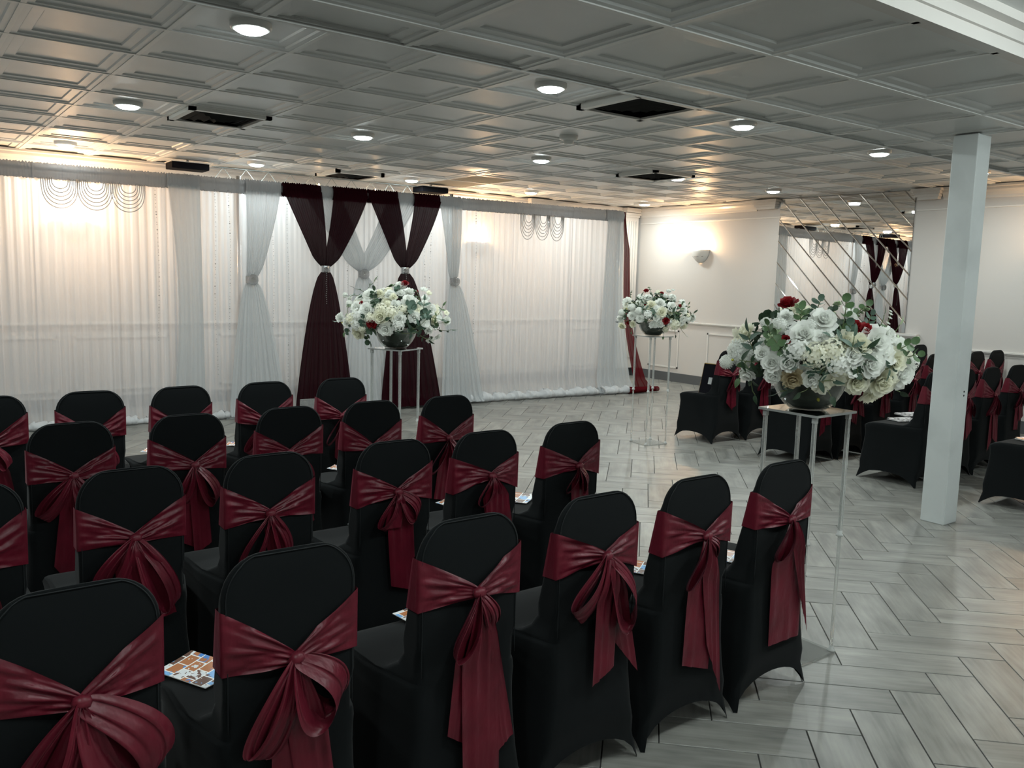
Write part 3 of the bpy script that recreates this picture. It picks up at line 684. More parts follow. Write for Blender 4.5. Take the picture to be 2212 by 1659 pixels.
def pompom(seed):
    mb = MB(); r_ = random.Random(seed); n = 120
    mb.lathe([(.82 * sin(pi * i / 8) + .0001, .82 * cos(pi * i / 8)) for i in range(9)], 12)
    for i in range(n):
        z = 1 - 1.75 * (i + .5) / n; t = i * 2.39996; s_ = sqrt(max(0, 1 - z * z)); d = Vector((s_ * cos(t), s_ * sin(t), z)); a = d.orthogonal().normalized(); c = d.cross(a)
        b = len(mb.v); w = .13; q = r_.uniform(.92, 1.06)
        mb.v += [d * .75, d * q * .97 + a * w, d * q * .97 - a * w * .5 + c * w, d * q * .97 - a * w * .5 - c * w]
        mb.f += [[b, b + 1, b + 2], [b, b + 2, b + 3], [b, b + 3, b + 1]]
    return mb
POM = pompom(5)
def hydrangea(seed):
    mb = MB(); r_ = random.Random(seed); mb.lathe([(.6 * sin(pi * i / 6) + .0001, .55 * cos(pi * i / 6)) for i in range(7)], 10)
    n = 30
    for i in range(n):
        z = 1 - 1.25 * (i + .5) / n; t = i * 2.39996; s_ = sqrt(1 - z * z); d = Vector((s_ * cos(t), s_ * sin(t), z))
        A = Matrix.Translation(d * r_.uniform(.78, .98)) @ d.to_track_quat('Z', 'Y').to_matrix().to_4x4() @ Matrix.Rotation(r_.uniform(0, 6), 4, 'Z')
        for k in range(4):
            B = A @ Matrix.Rotation(k * pi / 2, 4, 'Z'); b = len(mb.v); s2 = .26
            mb.v += [B @ Vector(p) for p in ((.0, 0, 0), (.5 * s2, -.42 * s2, .10 * s2), (s2, -.25 * s2, .12 * s2), (s2 * 1.05, .25 * s2, .12 * s2), (.5 * s2, .42 * s2, .10 * s2))]
            mb.f += [[b, b + 1, b + 2, b + 3, b + 4]]
    return mb
HYD = hydrangea(6)
def round_leaf():
    mb = MB(); n = 9; mb.v.append(Vector((0, .5, -.06)))
    for i in range(n): a = 2 * pi * i / n; mb.v.append(Vector((.5 * sin(a), .5 - .52 * cos(a), .05 * cos(2 * a))))
    mb.f = [[0, 1 + i, 1 + (i + 1) % n] for i in range(n)]; return mb
def long_leaf(w=.17):
    mb = MB(); n = 6
    for i in range(n + 1):
        v = i / n; ww = w * sin(pi * v ** .75) ** .9; z = -.28 * v * v
        mb.v += [Vector((-ww, v, z + .05 * ww * 4)), Vector((0, v, z)), Vector((ww, v, z + .05 * ww * 4))]
    for i in range(n):
        b = i * 3; mb.f += [[b, b + 1, b + 4, b + 3], [b + 1, b + 2, b + 5, b + 4]]
    return mb
RL, LL = round_leaf(), long_leaf()
OVAL = long_leaf(.27)
SRC = {}
def blossom_mesh(kind, m):
    key = (kind, m)
    if key not in SRC:
        g_ = {'rose': ROSE, 'peony': PEONY, 'open': OPEN, 'pom': POM, 'hyd': HYD, 'bud': BUD, 'rl': RL, 'll': LL, 'ov': OVAL}[kind]
        me = bpy.data.meshes.new(kind); me.from_pydata([tuple(v) for v in g_.v], [], g_.f); me.materials.append(M[m]); me.polygons.foreach_set('use_smooth', [True] * len(me.polygons)); SRC[key] = me
    return SRC[key]
PN = {'rose': 'rose', 'peony': 'peony', 'open': 'open_blossom', 'pom': 'pompom_flower', 'hyd': 'hydrangea', 'bud': 'rose_bud'}
FR = Vector((.8013, -.5983, 0)); FF = Vector((-.5983, -.8013, 0)); FU = Vector((0, 0, 1))
def arrangement(key, label, c0, A, B, C, blooms, sprigs, seed, px, pc, filler):
    """blooms: (x, y, radius_px, kind, material[, depth]) laid on a dome of half-axes A (sideways), B (up), C (toward the viewer's side)"""
    r_ = random.Random(seed); x0, y0, rz = STANDS[key]
    t = thing('flower_arrangement', label, 'flowers', (x0, y0, 1.012)); cen = Vector((0, 0, c0)); DD = sqrt(x0 * x0 + y0 * y0); hh = 1.498 - 1.012 - c0
    def at(x, y, dep=None, push=0):
        a0, b0 = (x - pc[0]) / px, (pc[1] - y) / px; a, b = a0, b0; c = dep or 0
        for _ in range(4):
            if dep is None: k = 1 - (a / A) ** 2 - (b / B) ** 2; c = C * sqrt(max(0, k))
            f_ = 1 - c / DD; a, b = a0 * f_, b0 * f_ + c * hh / DD
        p = cen + FR * a + FU * b + FF * c; n_ = (FR * a / A ** 2 + FU * b / B ** 2 + FF * c / C ** 2).normalized()
        return p - n_ * push, n_
    def put(kind, m, p, n_, r, name=None):
        o = link(bpy.data.objects.new(name or PN[kind], blossom_mesh(kind, m)), t); o.location = p
        q = n_.to_track_quat('Z', 'Y').to_matrix().to_4x4() @ Matrix.Rotation(r_.uniform(0, 6.28), 4, 'Z') @ Matrix.Rotation(r_.gauss(0, .18), 4, 'X')
        o.rotation_euler = q.to_euler(); o.scale = (r, r, r); return o
    for b_ in blooms:
        x, y, rp, kind, m = b_[:5]; p, n_ = at(x, y, b_[5] if len(b_) > 5 else None); r = rp / px * (1 - (p - cen).dot(FF) / DD); n_ = (n_ + FF * .55).normalized()
        o = put(kind, m, p - n_ * r * .25, n_, r * 1.08)
        if m == 'red_petal': o['label'] = 'red rose'
        elif m == 'tan_petal': o['label'] = 'tan rose'
        elif m == 'yellow_petal': o['label'] = 'yellow bud'
    kinds = ['rose', 'peony', 'peony', 'hyd', 'pom', 'rose', 'open']
    for i in range(filler):       # the far side and the gaps
        a = r_.uniform(0, 2 * pi); b = r_.uniform(-.5, .95); d = FR * cos(a) * A * sqrt(1 - b * b) + FF * sin(a) * C * sqrt(1 - b * b) + FU * b * B
        n_ = Vector((d.x, d.y, d.z * 1.3)).normalized(); back = sin(a) < 0
        if back and abs(cos(a)) > .8: continue
        if (cen + d).z < .19 and sqrt(d.x ** 2 + d.y ** 2) < .27: continue
        k = kinds[i % 7]; put(k, r_.choice(['white_petal', 'white_petal', 'cream_petal']), cen + d * (.93 if back else .80), n_, r_.uniform(.036, .05) * (1.2 if k in ('peony', 'hyd') else 1))
    for s_ in sprigs:
        x, y, kind, L, dx, dy, m = s_[:7]; p, n_ = at(x, y, None, .0)
        d = (FR * dx + FU * dy + n_ * .35).normalized(); L = L / px
        side = d.cross(n_).normalized(); st = p - d * L * .5 - n_ * .01
        nl = {'euc': 4, 'wil': 3, 'oval': 2, 'buds': 5}[kind]
        pts = [st + d * L * v + n_ * L * .18 * sin(pi * v) for v in (0, .33, .66, 1)]
        sp = MB().tube(pts, .0018, 5).out({'euc': 'eucalyptus_sprig', 'wil': 'willow_sprig', 'oval': 'leaf_sprig', 'buds': 'blossom_sprig'}[kind], 'stem', t)
        for i in range(nl):
            v = .12 + .88 * i / max(1, nl - 1); q = st + d * L * v + n_ * L * .18 * sin(pi * v)
            for sg in ((-1, 1) if i < nl - 1 else (0,)):
                if kind == 'buds':
                    o = link(bpy.data.objects.new('floret', blossom_mesh('open', 'leaf_pale' if m == 'leaf_pale' else 'white_petal')), sp); o.location = q + side * sg * .008; o.scale = (.010,) * 3
                    o.rotation_euler = n_.to_track_quat('Z', 'Y').to_euler(); continue
                fw = d * (.55 if sg else 1) + side * sg + n_ * r_.uniform(-.1, .5); fw.normalize(); up = (n_ + side * r_.uniform(-.5, .5) + d * r_.uniform(-.4, .4)).normalized()
                xx = fw.cross(up).normalized(); up = xx.cross(fw)
                o = link(bpy.data.objects.new('leaf', blossom_mesh({'euc': 'rl', 'wil': 'll', 'oval': 'ov'}[kind], m)), sp); o.location = q
                o.rotation_euler = Matrix((xx, fw, up)).transposed().to_euler()
                sz = {'euc': .032, 'wil': .056, 'oval': .042}[kind] * r_.uniform(.8, 1.15) * (s_[7] if len(s_) > 7 else 1); o.scale = (sz,) * 3
    # inner foliage, stems and the leaves stuffed in the bowl
    mb = MB()
    for i in range(520):
        a = r_.uniform(0, 2 * pi); b = r_.uniform(-1, 1); rr = r_.uniform(.40, .80 if b > 0 else .72); s2 = sqrt(1 - b * b)
        p = cen + (FR * cos(a) * A * s2 + FF * sin(a) * C * s2 + FU * b * B) * rr
        if p.z < .13: continue
        Mx = Matrix.Translation(p) @ Euler((r_.uniform(0, 6), r_.uniform(0, 6), r_.uniform(0, 6))).to_matrix().to_4x4() @ Matrix.Scale(r_.uniform(.035, .065), 4); mb.add(r_.choice((OVAL, RL, LL)), Mx)
    o = mb.out('foliage', 'leaf_dark', t, True); o['kind'] = 'stuff'
    mb = MB()
    mb.lathe([(.0001, .007), (.055, .007), (.085, .026), (.106, .052), (.120, .085), (.125, .112), (.0001, .125)], 20)
    for i in range(170):
        z = r_.uniform(.010, .112); a = r_.uniform(0, 6.28); rr = (.050 + .066 * (z / .11) ** .6) * (.9 + .1 * r_.random())
        Mx = Matrix.Translation((rr * cos(a), rr * sin(a), z)) @ Euler((r_.uniform(0, 6), r_.uniform(0, 6), r_.uniform(0, 6))).to_matrix().to_4x4() @ Matrix.Scale(r_.uniform(.012, .022), 4); mb.add(r_.choice((OVAL, LL)), Mx)
    for i in range(14):
        a = r_.uniform(0, 6.28); mb.tube([(.05 * cos(a), .05 * sin(a), .01), (.08 * cos(a + .4), .08 * sin(a + .4), .06), (.1 * cos(a + .8), .1 * sin(a + .8), .16)], .002, 4)
    o = mb.out('stems', 'leaf_dark', t, True); o['kind'] = 'stuff'
    return t
def bowl(key, label):
    x, y, rz = STANDS[key]
    t = thing('glass_bowl', label, 'bowl', (x, y, 1.0115), 0, 'round clear glass flower bowls')
    prof = [(.0001, .0015), (.060, .0015), (.073, .004), (.095, .022), (.117, .050), (.134, .085), (.142, .118), (.1445, .124)]
    inn = [(r - .003, z + .003) for r, z in prof[::-1] if r > .01]
    MB().lathe(prof + inn + [(.0001, .006)], 36).out('glass_wall', 'bowlglass', t, True)
    r_ = random.Random(5); mb = MB()
    for i in range(46):
        a = r_.uniform(0, 6.28); r = r_.uniform(.05, .07); mb.oct((r * cos(a), r * sin(a), r_.uniform(.008, .016)), r_.uniform(.0012, .0025))
    o = mb.out('bubbles', 'bead', t); o['kind'] = 'stuff'
bowl('near', 'clear glass bowl full of leaves on the near flower stand')
bowl('left', 'clear glass bowl on the stand before the burgundy swag')
bowl('far', 'clear glass bowl on the small far flower stand')
Wp, Cp, Tp, Rp, Yp = 'white_petal', 'cream_petal', 'tan_petal', 'red_petal', 'yellow_petal'
near = [(1578, 793, 19, 'rose', Wp), (1618, 793, 21, 'rose', Wp), (1654, 800, 23, 'peony', Tp), (1592, 745, 17, 'rose', Wp), (1610, 765, 22, 'peony', Wp), (1548, 768, 15, 'pom', Wp),
 (1632, 683, 18, 'pom', Wp), (1689, 682, 14, 'pom', Wp), (1718, 708, 15, 'pom', Wp), (1612, 678, 12, 'pom', Wp), (1652, 664, 17, 'peony', Wp), (1670, 702, 31, 'peony', Wp), (1722, 668, 27, 'peony', Wp), (1700, 705, 16, 'open', Wp),
 (1655, 735, 28, 'hyd', Wp), (1690, 748, 30, 'hyd', Cp), (1724, 735, 28, 'hyd', Cp), (1738, 765, 28, 'hyd', Wp), (1735, 795, 26, 'open', Cp), (1690, 800, 20, 'peony', Wp), (1715, 812, 20, 'open', Cp),
 (1826, 714, 34, 'peony', Wp), (1862, 699, 21, 'peony', Wp), (1785, 722, 28, 'peony', Cp), (1757, 712, 24, 'rose', Cp), (1812, 764, 31, 'peony', Wp), (1770, 775, 20, 'open', Wp), (1845, 740, 26, 'open', Wp),
 (1791, 805, 26, 'peony', Cp), (1852, 800, 34, 'peony', Cp), (1902, 782, 34, 'peony', Wp), (1925, 757, 22, 'hyd', Wp), (1895, 835, 24, 'open', Cp), (1850, 832, 24, 'open', Cp), (1875, 755, 27, 'peony', Cp), (1910, 735, 16, 'open', Cp),
 (1785, 660, 15, 'rose', Wp), (1640, 765, 20, 'peony', Wp), (1770, 745, 22, 'peony', Wp), (1895, 720, 18, 'open', Wp), (1920, 815, 20, 'peony', Wp), (1560, 745, 12, 'bud', Wp),
 (1691, 634, 21, 'rose', Rp), (1808, 688, 18, 'rose', Rp), (1788, 680, 14, 'rose', Rp), (1635, 714, 11, 'rose', Rp), (1745, 846, 9, 'bud', Yp, .125), (1552, 762, 8, 'bud', Yp)]
nsp = [(1676, 668, 'euc', 46, .1, 1, 'leaf_mid'), (1724, 645, 'euc', 40, .3, 1, 'leaf_grey'), (1770, 660, 'euc', 66, 0, 1, 'leaf_mid'), (1768, 698, 'euc', 40, -.1, 1, 'leaf_grey'), (1804, 656, 'euc', 60, .7, .6, 'leaf_mid', .8), (1820, 672, 'euc', 40, .3, .8, 'leaf_grey', .8),
 (1610, 705, 'euc', 50, -.3, 1, 'leaf_mid'), (1622, 728, 'euc', 50, .6, -.7, 'leaf_mid', 1.1), (1642, 745, 'euc', 36, .3, -1, 'leaf_dark'), (1885, 728, 'euc', 60, .8, .5, 'leaf_mid'), (1905, 745, 'euc', 56, .7, .2, 'leaf_mid'), (1888, 690, 'oval', 40, .5, .9, 'leaf_pale'), (1865, 668, 'oval', 34, .2, 1, 'leaf_mid'),
 (1576, 720, 'wil', 44, -.2, 1, 'leaf_grey'), (1745, 715, 'wil', 50, -.9, .3, 'leaf_grey'), (1765, 730, 'wil', 54, .1, .9, 'leaf_grey'), (1782, 742, 'wil', 40, .7, .6, 'leaf_dark'), (1692, 768, 'wil', 54, -.5, .9, 'leaf_grey'), (1710, 770, 'wil', 44, .3, 1, 'leaf_grey'), (1702, 800, 'wil', 50, 1, .1, 'leaf_grey'),
 (1576, 764, 'wil', 50, 1, .05, 'leaf_dark'), (1568, 785, 'oval', 40, -.2, -1, 'leaf_mid'), (1604, 822, 'oval', 40, .4, -.8, 'leaf_dark'), (1690, 818, 'oval', 44, -.6, -.3, 'leaf_dark'), (1815, 792, 'oval', 34, 0, 1, 'leaf_dark', .9), (1860, 768, 'wil', 44, -1, -.3, 'leaf_grey'),
 (1902, 812, 'oval', 50, .8, -.4, 'leaf_dark'), (1740, 655, 'euc', 26, .5, .4, 'leaf_dark', .7), (1640, 660, 'euc', 20, .2, 1, 'leaf_dark', .5), (1768, 640, 'buds', 30, .6, .8, 'leaf_pale'), (1686, 648, 'buds', 30, -.3, .7, 'leaf_pale'), (1897, 668, 'buds', 50, .1, 1, 'white'), (1828, 648, 'buds', 30, .9, .4, 'leaf_pale'), (1615, 705, 'buds', 40, -.3, -1, 'leaf_pale'),
 (1780, 770, 'euc', 30, .2, -1, 'leaf_dark', .8), (1655, 822, 'wil', 40, -.8, -.2, 'leaf_grey'), (1910, 715, 'oval', 36, 1, .4, 'leaf_pale'), (1730, 820, 'oval', 40, .4, -.6, 'leaf_dark')]
arrangement('near', 'large nearest arrangement of white flowers with red roses and eucalyptus', .225, .375, .205, .33, near, nsp, 11, 547, (1747, 742), 30)
k = .1266   # crop scale of the second list
def cv(l, ox, oy, s): return [(ox + a[0] * s, oy + a[1] * s, a[2] * s, *a[3:]) for a in l]
left = cv([(1160, 220, 100, 'peony', Wp), (1060, 370, 100, 'rose', Wp), (1050, 530, 58, 'pom', Cp), (1185, 550, 100, 'rose', Wp), (1130, 410, 70, 'rose', Cp), (1225, 340, 70, 'rose', Wp), (1350, 320, 90, 'peony', Wp), (1400, 470, 120, 'peony', Wp), (700, 380, 120, 'peony', Wp),
 (860, 360, 80, 'peony', Cp), (950, 620, 110, 'hyd', Cp), (1120, 680, 120, 'hyd', Cp), (940, 760, 130, 'peony', Cp), (1260, 780, 120, 'peony', Wp), (1510, 750, 105, 'rose', Wp), (1030, 970, 125, 'peony', Wp), (1250, 900, 110, 'hyd', Wp), (690, 630, 115, 'rose', Wp), (500, 600, 110, 'rose', Wp), (540, 740, 120, 'hyd', Wp),
 (420, 800, 100, 'hyd', Cp), (310, 870, 75, 'rose', Wp), (170, 790, 85, 'rose', Wp), (345, 545, 58, 'pom', Wp), (220, 400, 45, 'pom', Wp), (300, 460, 60, 'rose', Wp), (520, 900, 110, 'hyd', Wp), (520, 1060, 110, 'peony', Cp), (1640, 420, 70, 'rose', Wp), (1560, 270, 60, 'open', Wp), (1650, 330, 50, 'open', Cp), (1760, 610, 100, 'rose', Wp), (1660, 520, 70, 'peony', Wp),
 (1330, 620, 90, 'hyd', Cp), (1570, 620, 80, 'open', Cp), (1690, 840, 80, 'open', Wp), (1740, 970, 75, 'rose', Wp), (1840, 950, 60, 'bud', Wp), (1900, 760, 50, 'open', Wp), (2010, 800, 75, 'peony', Wp), (1990, 660, 50, 'open', Cp), (1720, 1140, 70, 'open', Wp), (1840, 1080, 60, 'open', Wp), (1000, 300, 70, 'peony', Cp), (760, 780, 90, 'hyd', Cp), (620, 980, 80, 'hyd', Cp),
 (1240, 175, 70, 'rose', Rp), (790, 880, 92, 'rose', Rp), (580, 525, 36, 'rose', Rp), (1460, 310, 36, 'rose', Rp), (225, 880, 34, 'bud', Yp)], 715, 580, .1266)
lsp = cv([(560, 290, 300, 0, 0, 0), ], 0, 0, 1)[:0]
def sp(l, ox, oy, s): return [(ox + a[0] * s, oy + a[1] * s, a[2], a[3] * s, *a[4:]) for a in l]
lsp = sp([(520, 350, 'wil', 300, -1, .3, 'leaf_grey'), (640, 270, 'wil', 260, .6, .5, 'leaf_mid', .9), (450, 420, 'wil', 240, -1, -.2, 'leaf_grey'), (800, 430, 'euc', 260, 0, 1, 'leaf_dark', 1), (830, 520, 'euc', 160, .3, -1, 'leaf_dark', 1), (960, 260, 'euc', 160, 1, .3, 'leaf_mid', .9), (1160, 320, 'euc', 130, .3, 1, 'leaf_grey', 1),
 (1500, 360, 'oval', 220, .3, -1, 'leaf_dark', .8), (1560, 480, 'wil', 260, .2, -1, 'leaf_dark', .7), (1640, 580, 'wil', 260, .1, 1, 'leaf_grey', .9), (1480, 620, 'euc', 220, -.6, .5, 'leaf_grey', 1.5), (1640, 700, 'euc', 200, .6, .2, 'leaf_grey', 1.3), (1820, 760, 'oval', 280, .9, -.2, 'leaf_dark', 1), (1900, 840, 'oval', 200, 1, .2, 'leaf_mid', 1),
 (1900, 640, 'wil', 240, .4, .9, 'leaf_mid', .7), (1560, 900, 'wil', 360, .8, .7, 'leaf_grey', 1), (1480, 1000, 'wil', 360, -1, 0, 'leaf_grey', 1), (1600, 1040, 'wil', 360, .9, -.5, 'leaf_dark', .9), (1960, 960, 'wil', 260, 1, .2, 'leaf_dark', .7), (340, 620, 'oval', 160, 0, -1, 'leaf_mid', .9), (150, 860, 'oval', 120, -1, 0, 'leaf_dark', .7),
 (250, 960, 'oval', 180, .2, -1, 'leaf_mid', .9), (360, 990, 'euc', 220, 0, -1, 'leaf_grey', 1), (650, 900, 'euc', 200, 0, 1, 'leaf_grey', 1), (700, 1100, 'euc', 260, .5, -1, 'leaf_dark', 1.1), (950, 860, 'oval', 180, .8, .5, 'leaf_dark', 1), (1180, 900, 'oval', 160, .5, -.6, 'leaf_dark', 1), (1400, 710, 'oval', 130, 0, -1, 'leaf_dark', 1), (750, 970, 'euc', 160, .8, -.3, 'leaf_dark', 1.1),
 (1700, 1100, 'oval', 200, -1, .3, 'leaf_dark', .8), (1340, 960, 'oval', 180, 1, 0, 'leaf_dark', 1)], 715, 580, .1266)
arrangement('left', 'arrangement of white flowers and red roses in front of the burgundy swag', .205, .385, .20, .33, left, lsp, 12, 1831.5 / 5.76, (853, 677), 26)
far = cv([(660, 740, 90, 'pom', Wp), (510, 650, 85, 'pom', Wp), (510, 860, 100, 'rose', Wp), (690, 920, 95, 'peony', Wp), (310, 790, 80, 'pom', Wp), (300, 940, 90, 'rose', Wp), (430, 520, 110, 'peony', Wp), (560, 1060, 90, 'rose', Cp), (400, 1110, 90, 'peony', Cp), (940, 600, 120, 'peony', Cp), (1150, 550, 120, 'peony', Wp), (1430, 620, 115, 'peony', Wp), (1180, 750, 120, 'peony', Cp),
 (860, 820, 110, 'hyd', Wp), (1060, 900, 80, 'rose', Wp), (1010, 1050, 100, 'open', Wp), (1170, 1040, 100, 'rose', Wp), (1390, 980, 50, 'pom', Wp), (1520, 1040, 140, 'hyd', Cp), (1700, 930, 120, 'peony', Wp), (1730, 700, 90, 'rose', Wp), (1700, 530, 90, 'open', Wp), (1480, 400, 95, 'peony', Wp), (1320, 370, 60, 'pom', Wp), (1460, 260, 60, 'rose', Wp), (1560, 230, 45, 'open', Wp), (1200, 300, 80, 'open', Cp), (900, 420, 90, 'peony', Wp), (740, 410, 80, 'hyd', Wp),
 (1990, 880, 90, 'peony', Wp), (1840, 920, 50, 'pom', Wp), (1780, 1080, 90, 'open', Cp), (1330, 1160, 80, 'hyd', Cp), (1060, 680, 80, 'open', Wp), (1660, 1000, 90, 'hyd', Wp),
 (935, 260, 62, 'rose', Rp), (1255, 310, 50, 'rose', Rp), (1300, 960, 90, 'rose', Rp), (820, 575, 36, 'rose', Rp), (1640, 595, 42, 'rose', Rp), (405, 695, 36, 'bud', Yp), (470, 1030, 50, 'rose', Rp)], 1320, 600, .0904)
fsp = sp([(1030, 270, 'euc', 260, .3, -1, 'leaf_mid', .9), (1150, 360, 'euc', 240, .6, -.5, 'leaf_dark', .9), (680, 530, 'wil', 300, .4, .9, 'leaf_dark', .9), (760, 600, 'wil', 300, .5, .9, 'leaf_dark', .9), (800, 700, 'wil', 240, 1, -.2, 'leaf_grey', .9), (580, 370, 'euc', 180, .3, 1, 'leaf_mid', .6), (1040, 440, 'wil', 260, -.8, -.5, 'leaf_dark', .9), (1350, 480, 'oval', 220, 1, -.2, 'leaf_dark', .9), (1560, 520, 'oval', 240, 1, 0, 'leaf_dark', .9),
 (1400, 770, 'wil', 320, 1, .2, 'leaf_dark', 1), (1500, 870, 'wil', 380, 1, .3, 'leaf_dark', 1), (1460, 700, 'oval', 240, .2, -1, 'leaf_dark', 1.1), (1620, 700, 'wil', 260, .2, 1, 'leaf_mid', .8), (1820, 650, 'wil', 200, .2, 1, 'leaf_mid', .6), (1880, 830, 'wil', 260, .7, .7, 'leaf_dark', .9), (1900, 950, 'oval', 240, .3, 1, 'leaf_dark', .9), (1750, 1150, 'oval', 300, .6, -.7, 'leaf_mid', 1.1), (1590, 1200, 'oval', 200, .2, -1, 'leaf_dark', .9),
 (1340, 1260, 'oval', 160, -.2, -1, 'leaf_mid', .8), (580, 1170, 'oval', 160, 0, -1, 'leaf_mid', .8), (380, 800, 'oval', 200, -.3, -1, 'leaf_dark', .9), (370, 1000, 'oval', 240, -1, 0, 'leaf_dark', 1), (890, 950, 'oval', 240, 1, .2, 'leaf_dark', .9), (960, 740, 'euc', 200, .5, -.8, 'leaf_grey', .8), (600, 560, 'oval', 200, -1, -.2, 'leaf_dark', .7)], 1320, 600, .0904)
arrangement('far', 'smaller-looking far arrangement of white flowers before the bare wall', .205, .375, .20, .33, far, fsp, 13, 1831.5 / 8.02, (1423, 671), 22)
# ------------------------------------------------------------ covered chairs
HWP = [(0, .212), (.06, .198), (.16, .178), (.30, .163), (.45, .157), (.60, .156), (.782, .158)]
def hw(z):                    # half width of the cover's back at height z
    if z > .782: k = min(1, (z - .782) / .100); return .064 + .094 * sqrt(max(0, 1 - k * k))
    for (a, b), (c, d) in zip(HWP, HWP[1:]):
        if z <= c: return b + (d - b) * (z - a) / (c - a)
def yf(z): return .023 + max(0, .81 - z) * .27      # front face of the back, deeper toward the seat
def sect(x, y0, y1, r, z):
    pts = []; r = max(.002, min(r, x * .98, (y1 - y0) * .49))
    for cx, cy, a0 in ((x - r, y1 - r, 0), (-x + r, y1 - r, pi / 2), (-x + r, y0 + r, pi), (x - r, y0 + r, 1.5 * pi)):
        for k in range(4): a = a0 + pi / 2 * k / 3; pts.append(Vector((cx + r * cos(a), cy + r * sin(a), z)))
    out = []
    for i in range(16):
        out.append(pts[i])
        if i % 4 == 3:
            for k in range(1, 10): out.append(pts[i].lerp(pts[(i + 1) % 16], k / 10))
    return out
NS = 52
def cover_mesh():
    lv = []
    for z in (0, .06, .12, .18, .24, .30, .36, .40, .425, .443, .452): 
        f = z / .45; y1 = .495 - .05 * f + (.012 * math.exp(-((z - .42) / .03) ** 2)); lv.append((hw(z) + .006 * math.exp(-((z - .43) / .03) ** 2), -.004 + .012 * f, y1 - (.02 if z > .44 else 0) - (.03 if z > .45 else 0), .028, z))
    for q, y1 in ((.4555, .37), (.4575, .28), (.459, .19), (.461, .16), (.466, .145), (.480, .132), (.52, yf(.52))): lv.append((hw(.46) - .003, .008, y1, .024, q))
    n = 16
    for i in range(n + 1):
        z = .56 + (.882 - .56) * sin(pi / 2 * i / n); t_ = .011 if z < .8 else .011 * sqrt(max(.02, 1 - ((z - .8) / .086) ** 2)) ; lv.append((max(.05, hw(z)), .014 - t_, (yf(z) if z < .8 else .012 + t_), .010, z))
    v = []; f = []
    for l in lv:
        P = sect(*l); z = l[4]
        wf = 1 + (.195 / .157 - 1) * min(1, z / .42)
        if l[2] > .14:
            for p in P: p.x *= 1 + (wf - 1) * max(0, min(1, (p.y - .02) / .16))
        v += P
    nl = len(lv)
    for i in range(nl - 1):
        for j in range(NS): f.append((i * NS + j, i * NS + (j + 1) % NS, (i + 1) * NS + (j + 1) % NS, (i + 1) * NS + j))
    v.append(Vector((0, .013, .883))); c = len(v) - 1
    for j in range(NS): f.append(((nl - 1) * NS + j, (nl - 1) * NS + (j + 1) % NS, c))
    # scalloped hem: lift the two lowest rings between the feet
    hx = hw(0)
    for i in range(5):
        for j in range(NS):
            p = v[i * NS + j]; u = abs(p.x) / hx; w = abs(p.y - .245) / .25
            s_ = min(1, u) if w > .93 else min(1, w)
            lift = (.105 if w > .93 else .085) * sqrt(max(0, 1 - (s_ / .93) ** 2)) if s_ < .93 else 0
            lo = lift + (i * (.24 - lift) / 4); p.z = lo
            if lift and i < 2: p.y += (.014 if p.y < .1 else -.014 if p.y > .4 else 0); p.x *= (.965 if w < .93 else 1)
            if s_ >= .93 and i == 0: p.z = .002
    return [tuple(p) for p in v], f
CV, CF = cover_mesh()
cover_me = None
def seam_mb():
    mb = MB()
    for y in (.000,):
        pts = []
        for i in range(26):
            z = .48 + (.877 - .48) * sin(pi / 2 * i / 25); pts.append((-(hw(z) - .009), y + .002 + .004 * (z > .86), z))
        pts += [(-x, y_, z) for x, y_, z in pts[::-1]]
        mb.tube(pts, .0014, 5)
    return mb
seam_me = None
